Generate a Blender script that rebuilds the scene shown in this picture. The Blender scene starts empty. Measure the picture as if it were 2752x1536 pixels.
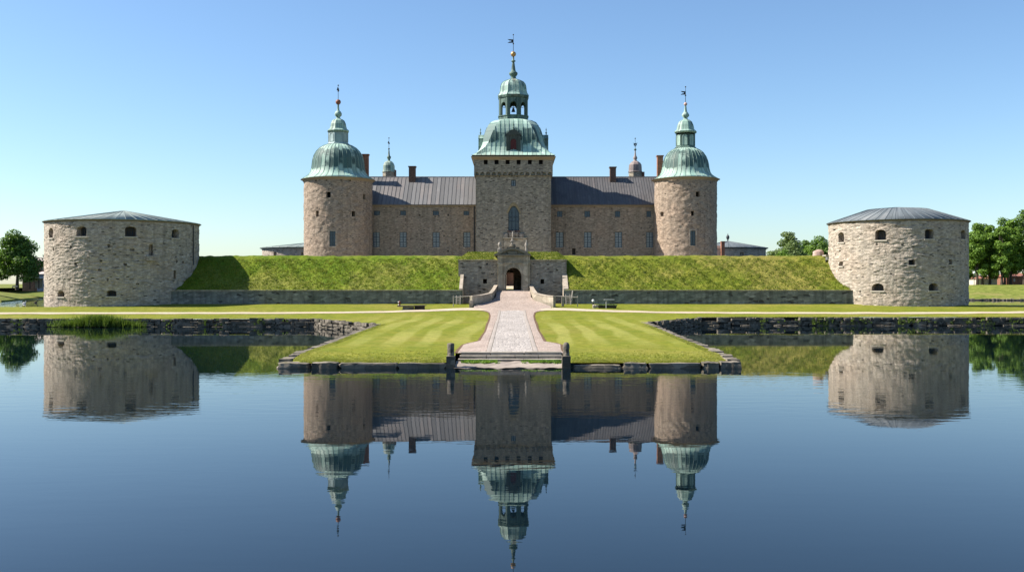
import bpy, math, random
import numpy as np
from mathutils import Vector, Matrix
random.seed(7); RNG = np.random.default_rng(7)
PI = math.pi; R = math.radians
C = bpy.context.scene.collection
S = bpy.context.scene

# ------------------------------------------------------------------ camera, sky, sun, exposure
CZ = 4.8; F = 2700.0; HX = 1376.0; HY = 763.0          # eye height, focal length / horizon of the photo in its pixels
cam = bpy.data.cameras.new('camera'); co = bpy.data.objects.new('camera', cam); C.objects.link(co)
co.location = (0, 0, CZ); co.rotation_euler = (R(90), 0, 0)
cam.lens = 36*F/2752; cam.sensor_width = 36; cam.shift_y = -5/2752
cam.clip_start = .5; cam.clip_end = 9000
S.camera = co
SUN_EL = R(44); SUN_BEHIND = R(3.0)                     # sun on the left, a little behind the front walls
w = bpy.data.worlds.new('World'); S.world = w; w.use_nodes = True
wn = w.node_tree.nodes; wl = w.node_tree.links
sky = wn.new('ShaderNodeTexSky'); sky.sky_type = 'NISHITA'; sky.sun_disc = False
sky.sun_elevation = SUN_EL; sky.sun_rotation = R(270) + SUN_BEHIND
sky.altitude = 0; sky.air_density = 1.0; sky.dust_density = 0.5; sky.ozone_density = 5.0
tint = wn.new('ShaderNodeMix'); tint.data_type = 'RGBA'; tint.blend_type = 'MULTIPLY'; tint.inputs[0].default_value = 1; tint.inputs[7].default_value = (.98, .985, .955, 1)
gam = wn.new('ShaderNodeGamma'); gam.inputs[1].default_value = 1.08; wl.new(sky.outputs[0], gam.inputs[0]); wl.new(gam.outputs[0], tint.inputs[6]); wl.new(tint.outputs[2], wn['Background'].inputs[0]); wn['Background'].inputs[1].default_value = .0765
sl = bpy.data.lights.new('sun', 'SUN'); sl.energy = 5.0; sl.angle = R(.5); sl.color = (1, .93, .83)
so = bpy.data.objects.new('sun', sl); C.objects.link(so)
to_sun = Vector((-math.cos(SUN_EL)*math.cos(SUN_BEHIND), math.cos(SUN_EL)*math.sin(SUN_BEHIND), math.sin(SUN_EL)))
so.rotation_euler = to_sun.to_track_quat('Z', 'Y').to_euler(); so.location = to_sun*300
S.view_settings.view_transform = 'Standard'; S.view_settings.look = 'None'
S.view_settings.exposure = 1.1; S.view_settings.gamma = 1
S.cycles.max_bounces = 6; S.cycles.diffuse_bounces = 3; S.cycles.glossy_bounces = 4
S.cycles.transparent_max_bounces = 8; S.cycles.caustics_reflective = False; S.cycles.caustics_refractive = False

def X(px, Y): return (px-HX)/F*Y
def Z(py, Y): return CZ-(py-HY)/F*Y

# ------------------------------------------------------------------ materials
def mat(name):
    m = bpy.data.materials.new(name); m.use_nodes = True
    nt = m.node_tree; b = nt.nodes['Principled BSDF']
    return m, nt, b
class NT:
    def __init__(s, nt): s.nt = nt
    def n(s, t, **k):
        d = s.nt.nodes.new(t)
        for a, v in k.items():
            if a.startswith('i_'):
                key = a[2:]; key = int(key) if key.isdigit() else key.replace('_', ' ')
                if isinstance(v, bpy.types.NodeSocket): s.nt.links.new(v, d.inputs[key])
                else: d.inputs[key].default_value = v
            else: setattr(d, a, v)
        return d
    def math(s, op, a, b=0, c=0, clamp=False):
        d = s.nt.nodes.new('ShaderNodeMath'); d.operation = op; d.use_clamp = clamp
        for i, v in enumerate((a, b, c)):
            if isinstance(v, bpy.types.NodeSocket): s.nt.links.new(v, d.inputs[i])
            else: d.inputs[i].default_value = v
        return d.outputs[0]
    def mix(s, f, a, b, mode='MIX'):
        d = s.nt.nodes.new('ShaderNodeMix'); d.data_type = 'RGBA'; d.blend_type = mode
        for i, v in ((0, f), (6, a), (7, b)):
            if isinstance(v, bpy.types.NodeSocket): s.nt.links.new(v, d.inputs[i])
            else: d.inputs[i].default_value = v if i == 0 else (*v, 1) if len(v) == 3 else v
        return d.outputs[2]
    def ss(s, x, lo, hi):
        d = s.nt.nodes.new('ShaderNodeMapRange'); d.interpolation_type = 'SMOOTHSTEP'
        s.nt.links.new(x, d.inputs[0]); d.inputs[1].default_value = lo; d.inputs[2].default_value = hi
        return d.outputs[0]
    def noise(s, vec, scale, detail=4, rough=.6, dist=0):
        d = s.n('ShaderNodeTexNoise'); s.nt.links.new(vec, d.inputs['Vector'])
        d.inputs['Scale'].default_value = scale; d.inputs['Detail'].default_value = detail
        d.inputs['Roughness'].default_value = rough; d.inputs['Distortion'].default_value = dist
        return d
    def scale(s, vec, sc, loc=(0, 0, 0)):
        d = s.n('ShaderNodeMapping'); s.nt.links.new(vec, d.inputs[0]); d.inputs['Scale'].default_value = sc
        d.inputs['Location'].default_value = loc
        return d.outputs[0]
    def bump(s, h, strength, dist, normal=None):
        d = s.n('ShaderNodeBump'); s.nt.links.new(h, d.inputs['Height'])
        d.inputs['Strength'].default_value = strength; d.inputs['Distance'].default_value = dist
        if normal is not None: s.nt.links.new(normal, d.inputs['Normal'])
        return d.outputs[0]

def uvvec(g): return g.n('ShaderNodeUVMap').outputs[0]
def objvec(g): return g.n('ShaderNodeTexCoord').outputs['Object']

def stone(name, ca, cb, cc, mortar, su=1.5, sv=3.6, bump=.6, dist=.12, holes=.965, mort=.05, blotch=.5, streak=.25, moss=None):
    m, nt, b = mat(name); g = NT(nt); uv = uvvec(g)
    nz = g.noise(uv, .9, 3)
    off = g.n('ShaderNodeVectorMath', operation='MULTIPLY_ADD'); nt.links.new(nz.outputs['Color'], off.inputs[0])
    off.inputs[1].default_value = (.5, .22, 0); nt.links.new(uv, off.inputs[2])
    vec = g.scale(off.outputs[0], (su, sv, 1))
    v = g.n('ShaderNodeTexVoronoi', voronoi_dimensions='2D', feature='F1'); nt.links.new(vec, v.inputs['Vector']); v.inputs['Scale'].default_value = 1; v.inputs['Randomness'].default_value = .85
    e = g.n('ShaderNodeTexVoronoi', voronoi_dimensions='2D', feature='DISTANCE_TO_EDGE'); nt.links.new(vec, e.inputs['Vector']); e.inputs['Scale'].default_value = 1; e.inputs['Randomness'].default_value = .85
    sep = g.n('ShaderNodeSeparateColor'); nt.links.new(v.outputs['Color'], sep.inputs[0])
    big = g.noise(uv, .22, 5, .65); mid = g.noise(uv, 1.3, 5, .7); fine = g.noise(uv, 7, 4, .7)
    col = g.mix(g.ss(sep.outputs[0], .1, .9), ca, cb)
    col = g.mix(g.math('MULTIPLY', g.ss(big.outputs['Fac'], .42, .64), blotch), col, cc)
    # per-stone value and mottling
    val = g.math('MULTIPLY_ADD', sep.outputs[1], .5, .75)
    val = g.math('MULTIPLY', val, g.math('MULTIPLY_ADD', mid.outputs['Fac'], 1.0, .5))
    val = g.math('MULTIPLY', val, g.math('MULTIPLY_ADD', fine.outputs['Fac'], .8, .6))
    st = g.noise(g.scale(uv, (1.3, .09, 1)), 1, 4, .6)
    val = g.math('MULTIPLY', val, g.math('MULTIPLY_ADD', g.ss(st.outputs['Fac'], .45, .7), -streak, 1))
    mm = g.ss(e.outputs['Distance'], .0, mort*2)
    cmb = g.n('ShaderNodeCombineColor'); [nt.links.new(val, cmb.inputs[i]) for i in range(3)]
    col = g.mix(1, col, cmb.outputs[0], 'MULTIPLY')
    col = g.mix(g.math('MULTIPLY', g.math('SUBTRACT', 1, mm), .75), col, mortar)
    hole = g.math('GREATER_THAN', sep.outputs[2], holes)
    hm = g.math('MULTIPLY', hole, g.ss(e.outputs['Distance'], .02, .14))
    col = g.mix(g.math('MULTIPLY', hm, .8), col, (.035, .03, .027))
    if moss:
        ms = g.noise(uv, .5, 6, .7)
        col = g.mix(g.ss(ms.outputs['Fac'], .55, .7), col, moss)
    nt.links.new(col, b.inputs['Base Color']); b.inputs['Roughness'].default_value = .92
    b.inputs['Specular IOR Level'].default_value = .2
    h = g.math('MULTIPLY', g.ss(e.outputs['Distance'], 0, .22), 1)
    h = g.math('ADD', h, g.math('MULTIPLY', sep.outputs[1], .8))
    h = g.math('ADD', h, g.math('MULTIPLY', mid.outputs['Fac'], .9))
    h = g.math('ADD', h, g.math('MULTIPLY', fine.outputs['Fac'], .35))
    h = g.math('SUBTRACT', h, g.math('MULTIPLY', hm, 1.5))
    nt.links.new(g.bump(h, bump*.55, dist*.32), b.inputs['Normal'])
    return m

def copper(name, base=(.22, .36, .30), pale=(.41, .52, .445), dark=(.03, .07, .065), brown=(.22, .13, .085), brownamt=.3, darkamt=.8, pan=.6, rough=.62, band=None):
    m, nt, b = mat(name); g = NT(nt); uv = uvvec(g)
    sx = g.n('ShaderNodeSeparateXYZ'); nt.links.new(uv, sx.inputs[0])
    fr = g.math('DIVIDE', sx.outputs[0], pan); idx = g.math('FLOOR', fr); ff = g.math('FRACT', fr)
    wn_ = g.n('ShaderNodeTexWhiteNoise', noise_dimensions='1D'); nt.links.new(idx, wn_.inputs['W'])
    st = g.noise(g.scale(uv, (1.5, .16, 1)), 1, 5, .65); bl = g.noise(g.scale(uv, (.22, .28, 1)), 1, 4, .6); fi = g.noise(uv, 5, 4, .7)
    br = g.noise(g.scale(uv, (.16, .07, 1), (7, 3, 0)), 1, 2, .5)
    col = g.mix(g.ss(st.outputs['Fac'], .35, .66), base, pale)
    col = g.mix(g.math('MULTIPLY', g.ss(g.math('ADD', br.outputs['Fac'], g.math('MULTIPLY_ADD', wn_.outputs['Value'], .16, -.08)), .55, .62), brownamt), col, brown)
    dk = g.math('ADD', bl.outputs['Fac'], g.math('MULTIPLY_ADD', wn_.outputs['Value'], .26, -.13))
    dk = g.math('ADD', dk, g.math('MULTIPLY_ADD', st.outputs['Fac'], .35, -.175))
    if band:      # soot and algae staining on the belly of the dome
        bd = g.math('MULTIPLY', g.ss(sx.outputs[1], band[0], band[0]+1.4), g.math('SUBTRACT', 1, g.ss(sx.outputs[1], band[1]-1.6, band[1])))
        dk = g.math('ADD', dk, g.math('MULTIPLY_ADD', bd, .26, -.09))
    col = g.mix(g.math('MULTIPLY', g.ss(dk, .50, .60), darkamt), col, dark)
    val = g.math('MULTIPLY', g.math('MULTIPLY_ADD', wn_.outputs['Value'], .45, .76), g.math('MULTIPLY_ADD', fi.outputs['Fac'], .6, .7))
    cmb = g.n('ShaderNodeCombineColor'); [nt.links.new(val, cmb.inputs[i]) for i in range(3)]
    col = g.mix(1, col, cmb.outputs[0], 'MULTIPLY')
    seam = g.math('SUBTRACT', 1, g.ss(g.math('ABSOLUTE', g.math('SUBTRACT', ff, .5)), .38, .47))
    col = g.mix(g.math('MULTIPLY', g.math('SUBTRACT', 1, seam), .5), col, dark)
    nt.links.new(col, b.inputs['Base Color']); b.inputs['Roughness'].default_value = rough
    b.inputs['Specular IOR Level'].default_value = .3
    nt.links.new(g.bump(g.math('ADD', fi.outputs['Fac'], bl.outputs['Fac']), .12, .03), b.inputs['Normal'])
    return m

def plain(name, col, rough=.8, var=.35, scale=3, bump=.2, metal=0, spec=.3):
    m, nt, b = mat(name); g = NT(nt); o = objvec(g)
    n1 = g.noise(o, scale, 5, .65); n2 = g.noise(o, scale*.2, 3, .6)
    val = g.math('MULTIPLY', g.math('MULTIPLY_ADD', n1.outputs['Fac'], var*2, 1-var), g.math('MULTIPLY_ADD', n2.outputs['Fac'], var*2, 1-var))
    cmb = g.n('ShaderNodeCombineColor'); [nt.links.new(val, cmb.inputs[i]) for i in range(3)]
    nt.links.new(g.mix(1, col, cmb.outputs[0], 'MULTIPLY'), b.inputs['Base Color'])
    b.inputs['Roughness'].default_value = rough; b.inputs['Metallic'].default_value = metal
    b.inputs['Specular IOR Level'].default_value = spec
    if bump: nt.links.new(g.bump(n1.outputs['Fac'], bump, .05), b.inputs['Normal'])
    return m

def grass_mat(name, c1, c2, straw, straw_amt=.4, clump=2.0, bump=.6, stripes=False):
    m, nt, b = mat(name); g = NT(nt); o = objvec(g)
    big = g.noise(o, .09, 5, .6); mid = g.noise(o, .55, 5, .65); cl = g.noise(o, clump, 5, .7); fi = g.noise(o, clump*6, 3, .7)
    col = g.mix(g.ss(mid.outputs['Fac'], .35, .65), c1, c2)
    sf = g.math('ADD', big.outputs['Fac'], g.math('MULTIPLY_ADD', cl.outputs['Fac'], .5, -.25))
    col = g.mix(g.math('MULTIPLY', g.ss(sf, .47, .66), straw_amt), col, straw)
    val = g.math('MULTIPLY', g.math('MULTIPLY_ADD', cl.outputs['Fac'], 1.1, .45), g.math('MULTIPLY_ADD', fi.outputs['Fac'], .9, .55))
    if stripes:
        sx = g.n('ShaderNodeSeparateXYZ'); nt.links.new(o, sx.inputs[0])
        wv = g.math('ADD', sx.outputs[0], g.math('MULTIPLY', g.noise(g.scale(o, (.15, .03, 1)), 1, 2).outputs['Fac'], 3.2))
        sn = g.math('SINE', g.math('MULTIPLY', wv, 2*PI/2.5))
        fade = g.math('SUBTRACT', 1, g.ss(g.math('ABSOLUTE', sx.outputs[0]), 11, 20))
        fy = g.math('MULTIPLY', g.ss(sx.outputs[1], 64, 76), g.math('SUBTRACT', 1, g.ss(sx.outputs[1], 106, 126)))
        am = g.math('MULTIPLY', g.math('MULTIPLY', fade, fy), g.ss(g.noise(g.scale(o, (.12, .05, 1), (3, 9, 0)), 1, 3).outputs['Fac'], .3, .6))
        sn2 = g.ss(sn, -.5, .5)
        pale = g.mix(.62, col, (.31, .30, .085))
        col = g.mix(g.math('MULTIPLY', g.math('MULTIPLY', sn2, am), .75), col, pale)
    cmb = g.n('ShaderNodeCombineColor'); [nt.links.new(val, cmb.inputs[i]) for i in range(3)]
    col = g.mix(1, col, cmb.outputs[0], 'MULTIPLY')
    nt.links.new(col, b.inputs['Base Color']); b.inputs['Roughness'].default_value = .95; b.inputs['Specular IOR Level'].default_value = .1
    nt.links.new(g.bump(g.math('ADD', g.math('MULTIPLY', cl.outputs['Fac'], 1.2), fi.outputs['Fac']), bump, .12), b.inputs['Normal'])
    return m

def leaf_mat(name, c1, c2, sc=.5):
    m, nt, b = mat(name); g = NT(nt); o = objvec(g)
    n1 = g.noise(o, sc, 3, .6); n2 = g.noise(o, 4, 2, .6)
    col = g.mix(g.ss(g.math('ADD', g.math('MULTIPLY', n1.outputs['Fac'], .6), g.math('MULTIPLY', n2.outputs['Fac'], .4)), .38, .62), c1, c2)
    nt.links.new(col, b.inputs['Base Color']); b.inputs['Roughness'].default_value = .6; b.inputs['Specular IOR Level'].default_value = .25
    tr = g.n('ShaderNodeBsdfTranslucent'); nt.links.new(g.mix(1, col, (1.2, 1.3, .6), 'MULTIPLY'), tr.inputs[0])
    mx = g.n('ShaderNodeMixShader'); mx.inputs[0].default_value = .28
    nt.links.new(b.outputs[0], mx.inputs[1]); nt.links.new(tr.outputs[0], mx.inputs[2])
    nt.links.new(mx.outputs[0], nt.nodes['Material Output'].inputs[0])
    return m

M = {}
M['bastion'] = stone('bastion_stone', (.345, .30, .245), (.41, .355, .29), (.39, .305, .235), (.24, .21, .17), su=2.2, sv=6.0, bump=.9, dist=.16, blotch=.55, mort=.04)
M['tower'] = stone('render_stone', (.28, .22, .168), (.32, .255, .195), (.30, .215, .155), (.26, .21, .165), su=2.9, sv=6.5, bump=.75, dist=.16, holes=.985, mort=.02)
M['keep'] = stone('keep_stone', (.22, .195, .15), (.30, .265, .205), (.24, .22, .185), (.19, .17, .14), su=2.2, sv=6.0, bump=.6, dist=.12, holes=.97)
M['wing'] = stone('wing_stone', (.225, .19, .145), (.28, .235, .18), (.27, .20, .145), (.235, .20, .155), su=2.8, sv=7.5, bump=.5, dist=.1, holes=.975, mort=.03)
M['gate'] = stone('gatehouse_stone', (.23, .20, .165), (.31, .275, .23), (.27, .215, .17), (.21, .19, .16), su=1.9, sv=5.0, bump=.6, dist=.12, holes=.96)
M['portal'] = stone('portal_stone', (.31, .27, .20), (.37, .32, .245), (.27, .24, .19), (.22, .19, .14), su=.8, sv=1.6, bump=.25, dist=.05, holes=1.1, mort=.02)
M['retain'] = stone('retaining_stone', (.15, .15, .13), (.24, .235, .205), (.14, .16, .13), (.13, .125, .11), su=1.3, sv=3.4, bump=.6, dist=.12, holes=.95, streak=.45)
M['coping'] = stone('coping_stone', (.34, .29, .23), (.42, .36, .29), (.36, .29, .22), (.3, .26, .2), su=1.2, sv=2.5, bump=.3, dist=.05, holes=1.1)
M['quay'] = stone('quay_stone', (.09, .078, .06), (.19, .165, .13), (.075, .068, .053), (.08, .07, .06), su=2.2, sv=3, bump=.6, dist=.08, holes=1.1, mort=.02, moss=(.07, .075, .04))
M['kerb'] = stone('kerb_stone', (.13, .112, .086), (.22, .19, .15), (.08, .072, .056), (.08, .07, .05), su=1.6, sv=2.6, bump=.8, moss=(.10, .095, .05), dist=.06, holes=1.1, mort=.01)
M['brick'] = stone('brick', (.26, .11, .065), (.34, .15, .09), (.2, .09, .06), (.28, .2, .15), su=3.6, sv=11, bump=.3, dist=.03, holes=1.1)
M['darkbrick'] = stone('dark_brick', (.10, .06, .05), (.16, .095, .075), (.09, .06, .05), (.12, .1, .08), su=3.6, sv=11, bump=.3, dist=.03, holes=1.1)
M['copper'] = copper('copper_patina')
M['copper_dome'] = copper('copper_dome_patina', band=(2.2, 7.2), darkamt=.9)
M['copper_main'] = copper('copper_patina_brown', brownamt=.75, darkamt=.8)
M['copper_bell'] = copper('copper_bell_patina', brownamt=.7, darkamt=.9, band=(2.6, 6.6))
M['dormer'] = plain('dormer_sheet', (.055, .065, .055), .7, .4, scale=3)
M['copper_blue'] = copper('copper_grey', base=(.26, .35, .33), pale=(.40, .46, .45), dark=(.14, .20, .21), brownamt=.05, darkamt=.4)
M['copper_dark'] = copper('copper_dark', base=(.085, .145, .12), pale=(.15, .22, .18), dark=(.02, .042, .038), brownamt=.3, darkamt=.8)
M['copper_brown'] = copper('copper_brown', base=(.27, .22, .20), pale=(.36, .30, .27), dark=(.10, .09, .09), brown=(.2, .13, .11), brownamt=.5)
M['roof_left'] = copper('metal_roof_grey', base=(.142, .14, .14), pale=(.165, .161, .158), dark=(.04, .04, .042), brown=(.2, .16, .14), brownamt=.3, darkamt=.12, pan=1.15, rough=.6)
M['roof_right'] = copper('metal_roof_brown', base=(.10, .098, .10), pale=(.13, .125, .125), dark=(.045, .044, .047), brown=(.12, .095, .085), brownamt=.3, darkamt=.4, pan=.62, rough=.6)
M['roof_pale'] = copper('pale_copper_roof', base=(.25, .30, .27), pale=(.31, .355, .33), dark=(.15, .19, .18), brownamt=.1, darkamt=.3, pan=.9)
M['roof_slate'] = copper('slate_metal_roof', base=(.125, .15, .165), pale=(.165, .185, .195), dark=(.05, .06, .065), brown=(.16, .15, .14), brownamt=.3, darkamt=.3, pan=.75)
M['cornice'] = plain('cornice_plaster', (.27, .22, .15), .9, .25)
M['eaves'] = plain('eaves_board', (.17, .135, .10), .9, .3)
M['paleplaster'] = plain('pale_plaster', (.48, .43, .36), .9, .2)
M['frame'] = plain('blue_grey_paint', (.03, .05, .068), .6, .2)
M['iron'] = plain('black_iron', (.03, .035, .04), .5, .2)
M['gold'] = plain('dull_gold', (.46, .28, .11), .38, .25, metal=.6)
M['rust'] = plain('rusty_copper_ball', (.22, .085, .05), .55, .3)
M['pinkball'] = plain('pale_pink_copper', (.50, .32, .27), .55, .3)
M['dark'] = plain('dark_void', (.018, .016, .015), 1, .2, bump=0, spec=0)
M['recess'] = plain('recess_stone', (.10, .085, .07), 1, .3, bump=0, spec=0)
M['glass'], _nt, _b = mat('window_glass'); _b.inputs['Base Color'].default_value = (.17, .20, .22, 1); _b.inputs['Roughness'].default_value = .08; _b.inputs['Specular IOR Level'].default_value = .5; _b.inputs['IOR'].default_value = 1.5
M['darkglass'] = plain('dark_glass', (.035, .06, .085), .15, .2, bump=0, spec=.5)
M['redwood'] = plain('red_shutter', (.085, .018, .018), .7, .2)
M['brownwood'] = plain('brown_wood', (.13, .07, .045), .8, .4, scale=5)
M['greywood'] = plain('weathered_wood', (.30, .27, .23), .85, .4, scale=5)
M['darkwood'] = plain('dark_wood', (.035, .03, .025), .8, .4, scale=5)
M['whitepaint'] = plain('white_paint', (.75, .75, .73), .5, .1, bump=0)
M['greypaint'] = plain('pale_grey_metal', (.5, .5, .48), .5, .1, bump=0)
M['redpaint'] = plain('dark_red_paint', (.16, .025, .025), .5, .2, bump=0)
M['boulder'] = plain('pink_granite', (.38, .27, .23), .9, .45, scale=3, bump=.6)
M['statue'] = plain('statue_stone', (.26, .235, .205), .9, .5, scale=6, bump=.5)
M['bark'] = plain('bark', (.07, .055, .042), .95, .4, scale=4, bump=.6)
M['leaf_a'] = leaf_mat('leaf_deep_green', (.055, .11, .018), (.14, .23, .04))
M['leaf_b'] = leaf_mat('leaf_bright_green', (.07, .14, .016), (.175, .28, .04))
M['leaf_c'] = leaf_mat('leaf_grey_green', (.085, .13, .04), (.18, .24, .08))
M['reed'] = leaf_mat('reed_green', (.06, .105, .014), (.16, .22, .04), 1.5)
M['tuft'] = leaf_mat('grass_blade', (.13, .175, .016), (.23, .25, .04), .35)
M['lawnblade'] = leaf_mat('lawn_blade', (.20, .22, .035), (.33, .32, .075), .6)
M['lawn'] = grass_mat('mown_grass', (.125, .15, .014), (.165, .172, .019), (.25, .20, .055), .35, clump=1.6, bump=.45, stripes=True)
M['bankgrass'] = grass_mat('rampart_grass', (.075, .128, .008), (.13, .17, .015), (.26, .20, .07), .38, clump=1.3, bump=.7)
M['bankgrass_dry'] = grass_mat('rampart_grass_dry', (.095, .13, .011), (.155, .165, .021), (.28, .21, .075), .42, clump=1.3, bump=.7)
M['capgrass'] = grass_mat('dry_turf', (.15, .16, .03), (.21, .20, .05), (.27, .2, .075), .8, clump=2.5, bump=.9)
M['fargrass'] = grass_mat('far_grass', (.10, .13, .02), (.17, .19, .04), (.25, .2, .08), .5, clump=.8, bump=.5)

def gravel_mat(name, c1, c2, sc, bump, cobble=False):
    m, nt, b = mat(name); g = NT(nt); o = objvec(g)
    if cobble: o = g.scale(o, (1, .55, 1))
    v = g.n('ShaderNodeTexVoronoi', voronoi_dimensions='2D'); nt.links.new(o, v.inputs['Vector']); v.inputs['Scale'].default_value = sc
    e = g.n('ShaderNodeTexVoronoi', voronoi_dimensions='2D', feature='DISTANCE_TO_EDGE'); nt.links.new(o, e.inputs['Vector']); e.inputs['Scale'].default_value = sc
    sp = g.n('ShaderNodeSeparateColor'); nt.links.new(v.outputs['Color'], sp.inputs[0])
    big = g.noise(o, .35, 5, .65)
    col = g.mix(sp.outputs[0], c1, c2)
    val = g.math('MULTIPLY', g.math('MULTIPLY_ADD', sp.outputs[1], .25, .87), g.math('MULTIPLY_ADD', big.outputs['Fac'], .7, .65))
    val = g.math('MULTIPLY', val, g.math('MULTIPLY_ADD', g.ss(e.outputs['Distance'], 0, .12), .16, .84))
    cmb = g.n('ShaderNodeCombineColor'); [nt.links.new(val, cmb.inputs[i]) for i in range(3)]
    nt.links.new(g.mix(1, col, cmb.outputs[0], 'MULTIPLY'), b.inputs['Base Color']); b.inputs['Roughness'].default_value = .95
    b.inputs['Specular IOR Level'].default_value = .15
    nt.links.new(g.bump(g.ss(e.outputs['Distance'], 0, .3), bump, .05), b.inputs['Normal'])
    return m
M['cobble'] = gravel_mat('cobbles', (.30, .27, .245), (.37, .335, .305), 3.4, .5, True)
M['gravel'] = gravel_mat('pink_gravel', (.30, .235, .195), (.38, .31, .265), 6, .5)
M['sand'] = gravel_mat('sandy_path', (.42, .345, .25), (.48, .40, .30), 7, .2)
M['soil'] = plain('bare_soil', (.11, .065, .032), 1, .5, scale=4, bump=.4)
M['step'] = stone('step_stone', (.27, .235, .19), (.36, .32, .265), (.2, .18, .145), (.12, .1, .08), su=.7, sv=3, bump=.5, dist=.05, holes=1.1, mort=.01)
M['landing'] = plain('landing_stone', (.25, .21, .175), .95, .5, scale=2.5, bump=.5)
M['slab'] = plain('stone_slab', (.30, .26, .225), .9, .25, scale=2)

def water_mat():
    m, nt, b = mat('moat_water'); g = NT(nt); o = objvec(g)
    b.inputs['Base Color'].default_value = (.002, .006, .010, 1); b.inputs['Roughness'].default_value = .0
    b.inputs['IOR'].default_value = 1.36; b.inputs['Specular IOR Level'].default_value = .5
    a = g.noise(g.scale(o, (.55, 1.5, 1)), 1.0, 3, .55, .3)
    c = g.noise(g.scale(o, (.10, .22, 1)), 1.0, 2, .5)
    patch = g.ss(g.noise(g.scale(o, (.03, .05, 1), (4, 2, 0)), 1, 3, .6).outputs['Fac'], .3, .75)
    sy = g.n('ShaderNodeSeparateXYZ'); nt.links.new(o, sy.inputs[0])
    lane = g.math('MULTIPLY', g.ss(sy.outputs[1], 34, 40), g.math('SUBTRACT', 1, g.ss(sy.outputs[1], 44, 60)))    # a lane of breeze across the moat
    amp = g.math('ADD', g.math('MULTIPLY_ADD', patch, .014, .005), g.math('MULTIPLY', lane, .045))
    far = g.math('MULTIPLY', g.ss(sy.outputs[1], 190, 240), g.ss(g.math('MULTIPLY', sy.outputs[0], -1), 60, 90))       # open, breezy reach of the moat
    amp = g.math('ADD', amp, g.math('MULTIPLY', far, .6))
    h = g.math('ADD', g.math('MULTIPLY', a.outputs['Fac'], amp), g.math('MULTIPLY', c.outputs['Fac'], .03))
    bp = g.n('ShaderNodeBump'); nt.links.new(h, bp.inputs['Height']); bp.inputs['Strength'].default_value = 1; bp.inputs['Distance'].default_value = .10
    nt.links.new(bp.outputs[0], b.inputs['Normal'])
    return m
M['water'] = water_mat()

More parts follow.
